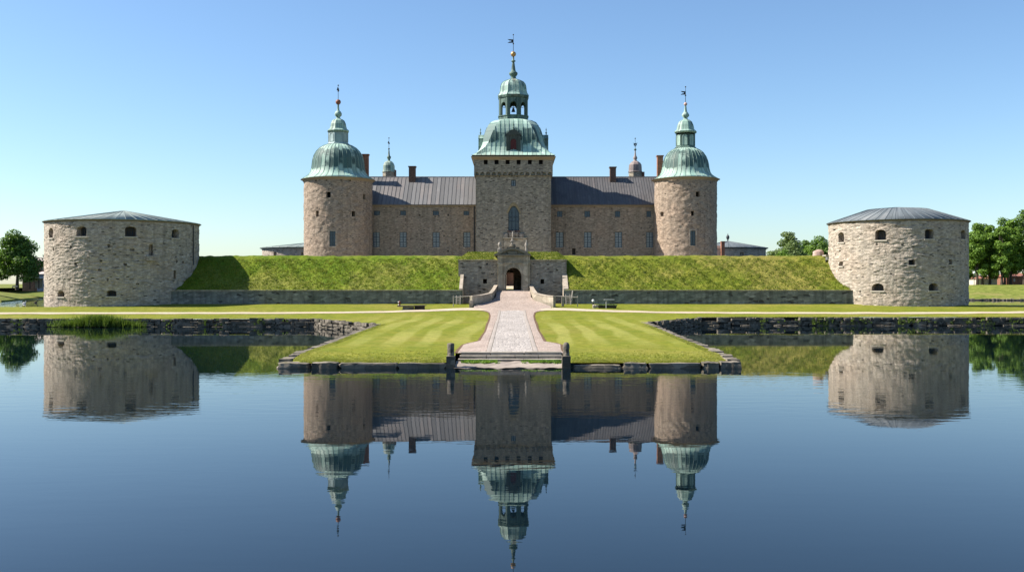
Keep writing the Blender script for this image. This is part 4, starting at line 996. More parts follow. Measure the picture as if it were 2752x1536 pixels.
# windows
f = window(t, plane_y(TY), sw, .3, 2, 2)
fr = MB(); n_ = 12
for i in (1, 2): u = pw.u0+(pw.u1-pw.u0)*i/3; bar(fr, plane_y(TY), u-.06, u+.06, pw.v0, pw.v1-.7, .30, .42)
for v in (pw.v0+.1, pw.v0+(pw.v1-pw.v0)*.38, pw.v1-2.0): bar(fr, plane_y(TY), pw.u0, pw.u1, v-.05, v+.05, .32, .40)
ol = pw.outline(16)
for a, b in zip(ol, ol[1:]+ol[:1]):
    cu = (pw.u0+pw.u1)/2; cv = pw.v0+1.8; sh = lambda p: (p[0]+(cu-p[0])*.1, p[1]+(cv-p[1])*.05)
    fr.face([(a[0], TY+.33, a[1]), (b[0], TY+.33, b[1]), (sh(b)[0], TY+.33, sh(b)[1]), (sh(a)[0], TY+.33, sh(a)[1])])
f = fr.build('window', 'frame', t); f['label'] = 'tall pointed gothic window'
panel(MB(), plane_y(TY), pw, .42, 0).build('pane', 'darkglass', f)
ar = MB()
oo = Op(pw.u0-.34, pw.u1+.34, pw.v0, pw.v1+.62, 1.9, pointed=True); A = pw.outline(20)[2:]; B = oo.outline(20)[2:]
for a, b, c_, d_ in zip(A, A[1:], B[1:], B): ar.face([(a[0], TY-.03, a[1]), (b[0], TY-.03, b[1]), (c_[0], TY-.03, c_[1]), (d_[0], TY-.03, d_[1])]); ar.face([(a[0], TY-.03, a[1]), (b[0], TY-.03, b[1]), (b[0], TY+.2, b[1]), (a[0], TY+.2, a[1])]); ar.face([(d_[0], TY-.03, d_[1]), (c_[0], TY-.03, c_[1]), (c_[0], TY+.02, c_[1]), (d_[0], TY+.02, d_[1])])
ar.build('arch_bricks', plain('yellow_brick', (.25, .20, .115), .9, .4, scale=4), f)
sl_ = MB(); sl_.box(pw.u0-.2, pw.u1+.2, TY-.12, TY+.3, pw.v0-.25, pw.v0-.004); sl_.build('sill', 'darkbrick', f)
panel(MB(), plane_y(TY), dr, .55).build('door', 'brownwood', t)
# pale inner portal with a carved gable above
ip = MB(); zt_, zb_ = p4(0, 845)[1], 4.3
for a, b in ((505, 528), (672, 700)): ip.box(p4(a, 0)[0], p4(b, 0)[0], TY-.18, TY, zb_, zt_)
ip.box(p4(528, 0)[0], p4(672, 0)[0], TY-.08, TY, dz1+.3, zt_-.25); ip.box(p4(495, 0)[0], p4(708, 0)[0], TY-.35, TY, zt_-.2, zt_+.05)
po = ip.build('inner_portal', 'portal', t)
cv = MB(); 
for cx_, cw, h_ in ((520, 40, 38), (560, 26, 46), (585, 30, 62), (617, 26, 46), (660, 44, 36)):
    a = p4(cx_, 0)[0]; hh = h_*.30586/F*TY; cv.rock((a, TY-.12, zt_+.05+hh/2), (cw*.30586/F*TY, .4, hh), 0, .5, .1, (4, 3, 4), cx_)
cv.build('carving', 'gate', po)
for cx_ in (560, 617): o = Op(p4(cx_-8, 0)[0], p4(cx_+8, 0)[0], zt_+.15, zt_+.95)
MB().lathe((p4(582, 0)[0], TY-.4), [(.16, zt_+.1), (.12, zt_+.4), (.18, zt_+.6), (.1, zt_+.8), (.12, zt_+.95), (0, zt_+1.05)], 10).build('figure', 'statue', po)

# bell dome, square below and chamfered above
py3 = lambda y: 60+.27826*y
Yr = lambda f_: 181.2+f_*6.2
dprof = [(398, 1297, 0), (352, 1268, 6), (330, 1245, 18), (308, 1212, 40), (294, 1170, 58), (286, 1130, 68), (276, 1095, 74), (260, 1055, 78), (238, 1015, 80), (210, 985, 82), (178, 968, 84), (148, 960, 86)]
rings = []
for hw, y, ch in dprof:
    ff = (1297-y)/340; Yq = Yr(ff); k = .27826/F*Yq
    z = Z(py3(y), Yq)+(.0 if ff else .05); h = hw*k; c_ = min(ch*k, h*.58)
    rings.append((h, c_, z))
def ringpts(h, c_, z):
    e = h-c_; return [(tc[0]+a, tc[1]+b, z) for a, b in ((-e, -h), (e, -h), (h, -e), (h, e), (e, h), (-e, h), (-h, e), (-h, -e))]
dm = MB(); vv = 0; npan = 17
rib = MB()
for (r0, r1) in zip(rings, rings[1:]):
    A, B = ringpts(*r0), ringpts(*r1); L = math.dist((r0[0], r0[2]), (r1[0], r1[2]))
    for q in range(8):
        a, b, c_, d_ = A[q], A[(q+1) % 8], B[(q+1) % 8], B[q]
        off = q*20
        def uc(p): 
            return off+((p[0]-tc[0]) if q in (0, 4) else (p[1]-tc[1]) if q in (2, 6) else (p[0]-tc[0]+p[1]-tc[1])*.5)*.6/.82
        if math.dist(a, b) < 1e-4: dm.face([a, c_, d_], [(uc(a), vv), (uc(c_), vv+L), (uc(d_), vv+L)], False)
        else: dm.face([a, b, c_, d_], [(uc(a), vv), (uc(b), vv), (uc(c_), vv+L), (uc(d_), vv+L)], False)
    vv += L
    # standing seams on the four broad faces
    for q in (0, 2, 4, 6):
        for s_ in range(-9, 10):
            u = s_*.82
            e0, e1 = r0[0]-r0[1], r1[0]-r1[1]
            if abs(u) > e0-.05: continue
            t1 = 1.0
            if abs(u) > e1: t1 = (e0-abs(u))/(e0-e1) if e0 > e1 else 1
            h0, z0 = r0[0], r0[2]; h1, z1 = r0[0]+(r1[0]-r0[0])*t1, r0[2]+(r1[2]-r0[2])*t1
            def rot(u_, h_, z_):
                return {0: (tc[0]+u_, tc[1]-h_, z_), 2: (tc[0]+h_, tc[1]+u_, z_), 4: (tc[0]-u_, tc[1]+h_, z_), 6: (tc[0]-h_, tc[1]-u_, z_)}[q]
            g_ = .06
            dm.face([rot(u-.035, h0+g_, z0+g_*.4), rot(u+.035, h0+g_, z0+g_*.4), rot(u+.035, h1+g_, z1+g_*.4), rot(u-.035, h1+g_, z1+g_*.4)])
            dm.face([rot(u-.035, h0, z0), rot(u-.035, h0+g_, z0+g_*.4), rot(u-.035, h1+g_, z1+g_*.4), rot(u-.035, h1, z1)])
            dm.face([rot(u+.035, h0+g_, z0+g_*.4), rot(u+.035, h0, z0), rot(u+.035, h1, z1), rot(u+.035, h1+g_, z1+g_*.4)])
dome = dm.build('dome', 'copper_bell', t)
# dormers
def dormer(dirn, hw_face, zb, zt, wd, front):
    ca, sa = {'f': (0, -1), 'l': (-1, 0), 'r': (1, 0)}[dirn]
    tx, ty = -sa, ca
    def q(u, dd, z): return (tc[0]+ca*(hw_face-dd)+tx*u, tc[1]+sa*(hw_face-dd)+ty*u, z)
    d_ = MB(); h = wd/2; fmq = lambda u, v, dd: q(u, dd, v)
    hgt = zt-zb
    o = Op(-wd*.21, wd*.21, zb+.18, zb+hgt*.60, wd*.2, .12)
    wall(d_, -h, h, zb-.3, zb+hgt*.76, [o], fmq)
    dp = 3.0
    for sg in (-1, 1): d_.face([q(sg*h, 0, zb-.3), q(sg*h, dp, zb-.3), q(sg*h, dp, zb+hgt*.76), q(sg*h, 0, zb+hgt*.76)])
    g = [(-h*1.12, zb+hgt*.76), (h*1.12, zb+hgt*.76), (h*1.12, zb+hgt*.80), (h*.72, zb+hgt*.88), (h*.62, zb+hgt*.95), (h*.25, zb+hgt), (-h*.25, zb+hgt), (-h*.62, zb+hgt*.95), (-h*.72, zb+hgt*.88), (-h*1.12, zb+hgt*.80)]
    d_.face([q(u, -.12, z) for u, z in g]); 
    for a, b in zip(g, g[1:]+g[:1]): d_.face([q(a[0], -.12, a[1]), q(b[0], -.12, b[1]), q(b[0], dp, b[1]), q(a[0], dp, a[1])])
    for sg in (-1, 1):
        for (u0, u1) in ((h*.62, h*1.02),): 
            bar(d_, fmq, sg*u0 if sg > 0 else -u1, u1 if sg > 0 else -u0, zb-.25, zb+hgt*.74, -.1, 0)
    p = d_.build('dormer', 'dormer' if front else 'copper', t)
    sh = MB(); panel(sh, fmq, o, .1, 0); sh.build('shutter', 'redwood', p)
    fp = q(0, .25, 0); MB().lathe((fp[0], fp[1]), [(.1, zt-.1), (.08, zt+.25), (.2, zt+.4), (.07, zt+.55), (.06, zt+.95), (.13, zt+1.05), (.04, zt+1.15), (0, zt+1.45)], 10).build('finial', 'copper_dark', p)
dzb, dzt = Z(py3(1262), 181.5), Z(py3(1050), 182)
dormer('f', 6.25, dzb, dzt, 2.5, True); dormer('l', 6.35, dzb+.25, dzt-.05, 2.5, False); dormer('r', 6.35, dzb+.25, dzt-.05, 2.5, False)
# lantern: eight posts, arches, open to the sky
k = .27826/F*187; zl = lambda y: Z(py3(y), 187)
ph = R(22.5); ro_ = 137*k/math.cos(PI/8)*.985; z0, z1, z2, z3 = zl(963), zl(918), zl(783), zl(768)
l = MB().lathe(tc, [(ro_*1.03, z0-.3), (ro_*1.03, z1-.12), (ro_*1.08, z1-.1), (ro_*1.08, z1+.05), (ro_*.7, z1+.06)], 8, ph, False)
side = 2*ro_*math.sin(PI/8); ap = ro_*math.cos(PI/8)
zb3 = zl(745)
for q in range(8):
    th = ph+2*PI*(q+.5)/8
    fmq = (lambda th: lambda u, v, dd: (tc[0]+math.sin(th)*(ap-dd)+math.cos(th)*u, tc[1]-math.cos(th)*(ap-dd)+math.sin(th)*u, v))(th)
    o = Op(-side*.27, side*.27, z1+.05, zl(790), side*.27, .35)
    wall(l, -side/2, side/2, z1+.05, zb3, [o], fmq); wall(l, -side/2*.8, side/2*.8, z1+.05, zb3, [Op(-side*.27, side*.27, z1+.05, zl(790), side*.27, .0)], (lambda fq: lambda u, v, dd: fq(u, v, dd+.35))(fmq))
    for sg in (-1, 1): bar(l, fmq, sg*side*.4-.1, sg*side*.4+.1, z1+.05, zb3-.02, -.07, 0)
    bar(l, fmq, -side/2, side/2, zl(815)-.05, zl(815)+.05, -.09, 0) if False else None
ln = l.build('lantern', 'copper_dark', t)
bl = MB().lathe((tc[0], tc[1]), [(.38, zl(868)), (.34, zl(862)), (.24, zl(848)), (.2, zl(837)), (.1, zl(830)), (0, zl(828))], 16); bl.tube((tc[0], tc[1], zl(828)), (tc[0], tc[1], zb3), .05); bl.box(tc[0]-1.9, tc[0]+1.9, tc[1]-.05, tc[1]+.05, zl(828), zl(824)); bl.build('bell', 'iron', ln)
lc = [(ro_*.9, zl(752)), (151*k*1.02, zl(745)), (151*k*1.06, zl(728)), (151*k*1.06, zl(722))]
MB().lathe(tc, [(0, zl(756)), (ro_*.95, zl(756))]+lc, 8, ph, False).build('lantern_cornice', 'copper_dark', t)
ud = [(151, 721), (136, 700), (130, 680), (127, 655), (124, 630), (116, 606), (98, 585), (70, 570), (45, 560), (30, 555)]
u_ = MB().lathe(tc, [(a*k*1.05, zl(b)) for a, b in ud], 8, ph, False, useg=.6*8*4); u_.ribs(tc, [(a*k*1.05, zl(b)) for a, b in ud], 8, .04, .05, ph); u_.build('upper_dome', 'copper_main', t)
spp = [(30, 560), (27, 545), (24, 530), (34, 518), (42, 505), (41, 492), (30, 483), (23, 475), (20, 460), (16, 430), (12, 400), (10, 388), (22, 382), (21, 376), (9, 370), (8, 350), (8, 340)]
spi = MB().lathe(tc, [(a*k, zl(b)) for a, b in spp], 16).build('spire', 'copper_dark', t)
MB().ball((tc[0], tc[1], zl(312)), 26*k, 20).build('ball', 'gold', spi)
vane(spi, tc[0], tc[1], zl(288), zl(125), zl(203), zl(170), 56*k)

# rear stair turrets
def turret(label, xpx, Yt, eave_px, prof, sp_px, ball_px, rod, m_, flagkind, crop, stack=None):
    ox, oy, s = crop; cx = X(ox+s*xpx, Yt); k = s/F*Yt; zz = lambda y: Z(oy+s*y, Yt)
    t = thing('stair_turret', label, 'turret', (cx, Yt, 4.4), 'small turrets rising behind the castle roofs')
    r = prof[0][0]*k*.9; ph = R(22.5)
    MB().lathe((cx, Yt), [(r, 4.4), (r, zz(eave_px)-.1), (r*1.1, zz(eave_px))], 8, ph, False).build('wall', 'keep', t)
    MB().lathe((cx, Yt), [(a*k, zz(b)) for a, b in prof], 8, ph, False, useg=.6*16).build('dome', m_, t)
    sp_ = MB().lathe((cx, Yt), [(a*k, zz(b)) for a, b in sp_px], 12).build('spire', 'copper_dark' if m_ == 'copper' else m_, t)
    MB().ball((cx, Yt, zz(ball_px[0])), ball_px[1]*k, 12).build('ball', 'copper_dark', sp_)
    vane(sp_, cx, Yt, zz(ball_px[0]), zz(rod), zz(flagkind[1]), zz(flagkind[0]), flagkind[2]*k if flagkind[2] else 0, 'beast')
    if stack:
        a, b = X(ox+s*stack[0], Yt), X(ox+s*stack[1], Yt); MB().box(a, b, Yt-.6, Yt+.6, 18, zz(stack[2])).build('chimney', 'darkbrick', t)
turret('small green copper turret with a thin spire behind the grey roof', 763, 206, 752, [(56, 757), (50, 748), (47, 730), (46, 705), (38, 685), (24, 672), (12, 668)],
       [(12, 670), (8, 660), (16, 645), (16, 636), (8, 628), (6, 605), (5, 592), (3, 582)], (576, 7), 492, 'copper', (515, 530, 0), c2, (808, 818, 740))
turret('small brown domed turret with an animal weathervane behind the brown roof', 711, 206, 752, [(58, 757), (53, 748), (52, 725), (50, 700), (40, 685), (26, 674), (12, 668)],
       [(18, 672), (10, 660), (15, 652), (16, 642), (8, 628), (5, 605), (4, 590)], (581, 10), 495, 'copper_brown', (528, 550, 18), c5, (762, 780, 755))

# ------------------------------------------------------------------ gatehouse, portal, bridge
GY = 146.0
t = GH = thing('gatehouse', 'grey stone gatehouse with a grass-topped wall and an arched portal', 'gatehouse', (.1, GY, 3.9))
gx0, gx1 = X(1232, GY), X(1522.5, GY); gz1 = Z(700, GY)
a0, a1 = X(1358.5, GY-.6), X(1401.5, GY-.6); az0, az1 = 3.95, Z(719, GY-.6); arise = (a1-a0)/2
gate = Op(a0, a1, az0, az1, arise, .02)
def p4g(x, y): return X(1200+.30586*x, GY), Z(380+.30586*y, GY)
sq = [Op(p4g(a, 0)[0], p4g(b, 0)[0], p4g(0, d)[1], p4g(0, c_)[1], 0, .8, False) for a, b, c_, d in ((320, 355, 1207, 1247), (826, 858, 1208, 1250))]
sm_ = [Op(p4g(a-w_/2, 0)[0], p4g(a+w_/2, 0)[0], p4g(0, b+h_/2)[1], p4g(0, b-h_/2)[1], 0, .35, True) for a, b, w_, h_ in ((330, 1299, 26, 18), (405, 1164, 26, 12), (300, 1112, 18, 10), (355, 1075, 20, 12), (890, 1080, 20, 10), (970, 1130, 22, 12), (800, 1165, 16, 10), (295, 1320, 18, 12))]
pt0, pt1 = X(1337, GY-.6), X(1424, GY-.6)
mb = MB(); wall(mb, gx0, gx1, 1.6, gz1, [Op(a0, a1, 1.6, az1, arise, .02)]+sq+sm_, plane_y(GY))
wall(mb, -156, -GY, 1.6, gz1, [], plane_left(gx0)); wall(mb, GY, 156, 1.6, gz1, [], plane_right(gx1))
mb.build('wall', 'gate', t)
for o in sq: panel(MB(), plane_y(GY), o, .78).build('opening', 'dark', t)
# vaulted passage, half closed at the far end
tn = MB(); ol = Op(a0, a1, az0, az1, arise).outline(14)
for a, b in zip(ol, ol[1:]+ol[:1]): tn.face([(a[0], GY, a[1]), (b[0], GY, b[1]), (b[0], 156, b[1]), (a[0], 156, a[1])])
bx0, bx1 = X(1360.5, 156), X(1379.8, 156); bzt = Z(733, 156)
wall(tn, a0-.5, a1+1, az0-.2, az1+.5, [Op(bx0, bx1, az0-.2, bzt, 0, .3)], plane_y(156.0))
tn.build('passage', 'gate', t)
# turf cap
tp = MB(); xs = rng(gx0, gx1, .35); ys = rng(GY-.02, 149.8, .3); V = []
rgc = random.Random(5)
for j, y in enumerate(ys):
    for x in xs:
        tt = (y-GY)/3.8; e = min(1, (x-gx0)/1.6, (gx1-x)/1.4)
        z = gz1+.14+min(1.18, 1.25*tt*1.0)*max(.25, min(1, .25+e*.9))
        V.append((x, y, z+rgc.gauss(0, .035)*(1 if j else 0)))
m_ = len(xs); tp.mesh(V, [(r*m_+i, r*m_+i+1, (r+1)*m_+i+1, (r+1)*m_+i) for r in range(len(ys)-1) for i in range(m_-1)], None, True)
V2 = [V[-m_+i] for i in range(m_)]
for i in range(m_-1): tp.face([V2[i], V2[i+1], (V2[i+1][0], 156, V2[i+1][2]), (V2[i][0], 156, V2[i][2])])
for xx, idx in ((gx0, 0), (gx1, m_-1)):
    for r in range(len(ys)-1): a, b = V[r*m_+idx], V[(r+1)*m_+idx]; tp.face([(xx, a[1], gz1), (xx, b[1], gz1), b, a])
tp.build('turf_cap', 'capgrass', t)
spc = []
for _ in range(2500):
    x = rgc.uniform(gx0+.1, gx1-.1); y = GY+rgc.random()*3.7
    if -2.7 < x < 2.9 and y < 147: continue
    tt = (y-GY)/3.8; e = min(1, (x-gx0)/1.6, (gx1-x)/1.4); spc.append((x, y, gz1+.12+min(1.18, 1.25*tt)*max(.25, min(1, .25+e*.9))))
raw('turf_blades', tufts(spc, .08, .24, 6, .03, .9, 12), 3, 'tuft', t)
cop = MB(); cop.box(gx0-.08, pt0-.02, GY-.14, GY+.25, gz1+.004, gz1+.13); cop.box(pt1+.02, gx1+.08, GY-.14, GY+.25, gz1+.004, gz1+.13); cop.build('coping', 'coping', t)
# portal
PY = GY-.55
def pq(x, y): return X(1290+x*.11819, PY), Z(620+y*.11819, PY)       # measured in the close-up of the portal
pb = MB(); zent = pq(0, 735)[1]
wall(pb, pt0, pt1, 3.7, zent, [Op(a0, a1, 3.7, az1, arise, .55)], plane_y(PY))
for xx, fm_ in ((pt0, plane_left(pt0)), (pt1, plane_right(pt1))): wall(pb, *((-GY, -PY) if xx == pt0 else (PY, GY)), 3.7, zent, [], fm_)
por = pb.build('portal', 'portal', t)
fz = MB(); z2 = pq(0, 565)[1]
fz.box(pt0-.02, pt1+.02, PY-.04, GY+1.6, zent+.16, z2); fz.box(pt0-.1, pt1+.1, PY-.16, GY+1.6, zent, zent+.155)
fz.box(pq(690, 0)[0], pq(795, 0)[0], PY-.1, PY-.04, pq(0, 690)[1], pq(0, 600)[1])
fz.build('frieze', 'portal', por)
for a, b in ((412, 515), (985, 1090)):
    pi_ = MB(); x0, x1 = pq(a, 0)[0], pq(b, 0)[0]
    pi_.box(x0, x1, PY-.22, PY, 4.25, zent-.25).box(x0-.08, x1+.08, PY-.3, PY, 3.8, 4.25).box(x0-.06, x1+.06, PY-.28, PY, zent-.25, zent-.004); pi_.build('pilaster', 'portal', por)
    pi_ = MB(); pi_.box(x0, x1, PY-.2, PY-.04, zent+.16, z2-.002)
    pi_.build('pilaster_block', 'portal', por)
# voussoir ring and keystone
vr = MB(); cu = (a0+a1)/2; zs_ = az1-arise
for q in range(15):
    t0, t1 = PI*q/15+.01, PI*(q+1)/15-.01
    o_ = lambda r_, tt, y: (cu+r_*math.cos(tt), y, zs_+r_*math.sin(tt))
    ri, rx = arise+.01, arise+.38; Pq = [o_(ri, t0, PY-.06), o_(rx, t0, PY-.06), o_(rx, t1, PY-.06), o_(ri, t1, PY-.06), o_(ri, t0, PY), o_(rx, t0, PY), o_(rx, t1, PY), o_(ri, t1, PY)]
    vr.hexa(Pq)
kx = cu; vr.hexa([(kx-.12, PY-.2, az1), (kx+.12, PY-.2, az1), (kx+.12, PY, az1), (kx-.12, PY, az1), (kx-.2, PY-.2, zent-.02), (kx+.2, PY-.2, zent-.02), (kx+.2, PY, zent-.02), (kx-.2, PY, zent-.02)])
vr.build('arch_ring', 'portal', por)
pd = MB(); xA, xB = pq(322, 0)[0], pq(1160, 0)[0]; zt2 = pq(0, 390)[1]; zb2 = z2+.003
pd.box(xA, xB, PY-.4, GY+1.6, zb2, zb2+.18)
mid = (xA+xB)/2; N = 16; arc = []
for q in range(N+1):
    tt = -1+2*q/N; arc.append((mid+tt*(xB-xA)/2*.98, zb2+.18+(zt2-zb2-.18)*(math.cos(tt*1.25)-math.cos(1.25))/(1-math.cos(1.25))))
inn = [(mid+(a-mid)*.86, max(zb2+.18, b-.24)) for a, b in arc]
for q in range(N):
    pd.hexa([(inn[q][0], PY-.42, inn[q][1]), (inn[q+1][0], PY-.42, inn[q+1][1]), (inn[q+1][0], GY+1.6, inn[q+1][1]), (inn[q][0], GY+1.6, inn[q][1]),
             (arc[q][0], PY-.42, arc[q][1]), (arc[q+1][0], PY-.42, arc[q+1][1]), (arc[q+1][0], GY+1.6, arc[q+1][1]), (arc[q][0], GY+1.6, arc[q][1])])
pd.face([(a, PY-.02, b) for a, b in inn])
pd.rock((mid, PY-.05, zb2+.42), (1.6, .25, .45), 0, .5, .08, (6, 3, 4), 9)
pdo = pd.build('pediment', plain('lichen_stone', (.17, .155, .12), .92, .4, scale=5, bump=.4), por)
ob = MB(); zq = arc[N//2][1]
ob.rock((mid, PY+.1, zq+.25), (.95, .7, .62), 0, .55, .12, (6, 4, 5), 4); ob.rock((mid+.75, PY+.1, zq+.02), (.5, .5, .3), 0, .5, .1, (4, 3, 3), 5); ob.rock((mid-.6, PY+.1, zq+.03), (.5, .5, .28), 0, .5, .1, (4, 3, 3), 6)
ob.build('crest', 'quay', por)
stt = MB(); zf = zq+.45
stt.lathe((mid-.05, PY+.1), [(.12, zf), (.14, zf+.1), (.10, zf+.28), (.17, zf+.48), (.19, zf+.64), (.1, zf+.74), (.07, zf+.78), (.11, zf+.89), (.08, zf+.97), (0, zf+1.02)], 12); stt.tube((mid+.12, PY+.05, zf+.64), (mid+.26, PY-.05, zf+.42), .08, .05); stt.tube((mid-.2, PY+.05, zf+.64), (mid-.28, PY-.05, zf+.4), .08, .05)
stt.build('statue', 'statue', por)
for xq, kind in ((445, 0), (1055, 1)):
    ax = pq(xq, 0)[0]; zb_ = pq(0, 490 if kind == 0 else 470)[1]
    f_ = MB()
    if kind == 0: f_.rock((ax, PY+.1, zb_+.35), (.62, .6, .62), 0, .5, .06, (5, 5, 5), 8); f_.lathe((ax, PY+.1), [(.14, zb_+.6), (.1, zb_+.75), (.24, zb_+1.0), (.26, zb_+1.2), (.16, zb_+1.42), (0, zb_+1.5)], 12)
    else: f_.lathe((ax, PY+.1), [(.2, zb_-.15), (.16, zb_+.1), (.2, zb_+.35), (.12, zb_+.55), (.26, zb_+.85), (.24, zb_+1.05), (.1, zb_+1.35), (.04, zb_+1.7), (0, zb_+1.75)], 12)
    f_.build('finial', 'statue', por)

# bridge up to the gate
t = BR = thing('bridge', 'short stone ramp bridge with splayed parapets rising to the gate', 'bridge', (.1, 140, 1.8))
bl_, br_ = X(1334, GY), X(1425, GY)
dz = [(156, 3.98), (146, 3.96), (143.5, 3.55), (141, 3.0), (139, 2.55), (136.5, 2.08), (134.5, 1.83), (133, 1.62), (132, 1.45)]
def dzf(y):
    for (ya, za), (yb_, zb_) in zip(dz, dz[1:]):
        if yb_ <= y <= ya: return za+(zb_-za)*(ya-y)/(ya-yb_)
    return dz[-1][1]
dk = MB()
for (ya, za), (yb_, zb_) in zip(dz, dz[1:]):
    wa, wb = [(bl_+.1, br_-.1) if y >= 146 else ((bl_, br_) if y > 139.1 else (lambda f_: (-2.78-2.3*f_, 3.09+2.1*f_))(min(1, (139-y)/3.5))) for y in (ya, yb_)]
    if ya > 146: wa = wb = (a0, a1)
    n = 4
    for q in range(n):
        f0, f1 = q/n, (q+1)/n
        dk.face([(wb[0]+(wb[1]-wb[0])*f0, yb_, zb_), (wb[0]+(wb[1]-wb[0])*f1, yb_, zb_), (wa[0]+(wa[1]-wa[0])*f1, ya, za), (wa[0]+(wa[1]-wa[0])*f0, ya, za)])
dk.build('deck', 'gravel', t)
def parapet(label, sg):
    xg, xk, xf = (bl_+.15, -2.78, -5.37) if sg < 0 else (br_-.15, 3.09, 5.55)
    top = [((xg, 145.9), 4.72), ((xk, 139.0), 3.60), ((xf, 135.5), 3.22)]
    mb = MB(); cp_ = MB(); wd = .42
    for ((pa, za), (pb_, zb_)) in zip(top, top[1:]):
        L = math.dist(pa, pb_); dx, dy = (pb_[0]-pa[0])/L, (pb_[1]-pa[1])/L; nx, ny = -dy*sg, dx*sg
        n = 10
        for q in range(n):
            f0, f1 = q/n, (q+1)/n; A = (pa[0]+(pb_[0]-pa[0])*f0, pa[1]+(pb_[1]-pa[1])*f0); B = (pa[0]+(pb_[0]-pa[0])*f1, pa[1]+(pb_[1]-pa[1])*f1)
            sag = lambda f_: -.12*math.sin(f_*PI)*(1 if pa[1] > 140 else .6)
            za_, zb__ = za+(zb_-za)*f0+sag(f0), za+(zb_-za)*f1+sag(f1)
            ring = [A, B, (B[0]+nx*wd, B[1]+ny*wd), (A[0]+nx*wd, A[1]+ny*wd)]
            if sg > 0: ring = [ring[0], ring[3], ring[2], ring[1]]; zl_ = (za_, za_, zb__, zb__)
            else: zl_ = (za_, zb__, zb__, za_)
            mb.hexa([(p[0], p[1], 1.4) for p in ring]+[(p[0], p[1], z_-.14) for p, z_ in zip(ring, zl_)])
            e = .05; rc = [(A[0]-nx*e, A[1]-ny*e), (B[0]-nx*e, B[1]-ny*e), (B[0]+nx*(wd+e), B[1]+ny*(wd+e)), (A[0]+nx*(wd+e), A[1]+ny*(wd+e))]
            if sg > 0: rc = [rc[0], rc[3], rc[2], rc[1]]
            cp_.hexa([(p[0], p[1], z_-.137) for p, z_ in zip(rc, zl_)]+[(p[0], p[1], z_) for p, z_ in zip(rc, zl_)])
    p = mb.build('parapet', 'portal', t); cp_.build('coping', 'coping', p)
    return p
parapet('', -1); parapet('', 1)
# railings between parapet ends and cheek walls
def railing(label, xa, xb, za, zb_, Yr_):
    t = thing('railing', label, 'railing', ((xa+xb)/2, Yr_, 1.9), 'thin railings beside the bridge')
    MB().tube((xa, Yr_, za), (xb, Yr_, zb_), .06, None, 6).build('rail', 'greywood', t)
    for x in (xa+.05 if abs(xa) > abs(xb) else xb-.05,): MB().tube((x, Yr_, 1.7), (x, Yr_, max(za, zb_)+.05), .06, None, 6).build('rail_post', 'greywood', t)
railing('thin metal rail across the dark gap, on the shaded-parapet side of the bridge', -8.05, -5.5, 3.0, 3.16, 137.2)
railing('thin metal rail across the dark gap, on the sunlit-parapet side of the bridge', 5.75, 9.0, 3.16, 2.98, 137.2)
def ladder(label, cx, Yl, z0, z1, wd, lean):
    t = thing('ladder', label, 'ladder', (cx, Yl, z0), 'ladders leaning on the retaining walls')
    for sg in (-1, 1): MB().tube((cx+sg*wd/2, Yl, z0), (cx+sg*wd/2, Yl+lean, z1), .045, None, 6).build('side_rail', 'greywood', t)
    n = 6
    for q in range(1, n): f = q/n; MB().tube((cx-wd/2, Yl+lean*f, z0+(z1-z0)*f), (cx+wd/2, Yl+lean*f, z0+(z1-z0)*f), .035, None, 6).build('rung', 'greywood', t)
ladder('small wooden ladder against the dark wall beside the shaded parapet', X(1231.5, 141.2), 141.0, 1.95, 3.2, .55, .8)
ladder('small wooden ladder against the dark wall beside the sunlit parapet', X(1527, 141.2), 141.0, 1.95, 3.35, .6, .8)
t = thing('timber_pole', 'weathered pale timber pole leaning on the retaining wall', 'pole', (X(1535, 141.6), 141.4, 1.95)); MB().tube((X(1535, 141.4), 141.4, 1.95), (X(1539.5, 141.8), 141.85, 3.85), .11, .11, 8).build('shaft', 'greywood', t)
t = MB().rock((X(1266, 135.0), 134.9, 2.1), (.5, .45, 1.1), 0, .3, .05, (4, 4, 5), 2).build('guard_stone', 'coping'); tag(t, 'pale upright guard stone at the foot of the shaded parapet', 'stone')
t = MB().rock((X(1512.5, 137.8), 137.8, 2.4), (.36, .36, 1.5), 0, .15, .03, (4, 4, 5), 6).build('guard_stone', 'coping'); tag(t, 'pale stone pillar standing in the gap by the sunlit parapet', 'stone')

# ------------------------------------------------------------------ small things on the grass
def g0(px, py):
    """ground point seen at photo pixel (px,py)"""
    a, b = 112., 141.
    for _ in range(40):
        y = (a+b)/2
        if HY+(CZ-gz(0, y))*F/y > py: a = y
        else: b = y
    return X(px, y), y, gz(0, y)
x, y, z = g0(1106, 832)
t = thing('stone_table', 'long low stone slab on two blocks beside the sandy path', 'stone slab', (x, y, z))
sx = 38/F*y; MB().hexa([(x-sx, y-.5, z+.42), (x+sx*.95, y-.2, z+.50), (x+sx, y+1.3, z+.50), (x-sx*.85, y+1.1, z+.42), (x-sx, y-.5, z+.56), (x+sx*.95, y-.2, z+.62), (x+sx, y+1.3, z+.62), (x-sx*.85, y+1.1, z+.56)]).build('slab', 'kerb', t)
MB().box(x-sx*.62, x+sx*.14, y-.25, y+.7, z-.1, z+.415).build('block', 'kerb', t); MB().box(x+sx*.2, x+sx*.9, y+.1, y+.9, z-.1, z+.47).build('block', 'darkwood', t)
x2, y2, z2_ = g0(1074, 824)
t = thing('hydrant', 'small dark red hydrant with pale caps beside the stone slab', 'hydrant', (x2, y2, z2_)); MB().lathe((x2, y2), [(.16, z2_), (.14, z2_+.1), (.11, z2_+.5), (.15, z2_+.6), (.13, z2_+.75), (0, z2_+.82)], 12).build('body', 'redpaint', t)
c_ = MB().ball((x2-.14, y2-.05, z2_+.62), .1, 10); c_.ball((x2-.13, y2-.05, z2_+.28), .09, 10); c_.build('cap', 'whitepaint', t)
x, y, z = g0(1632, 828)
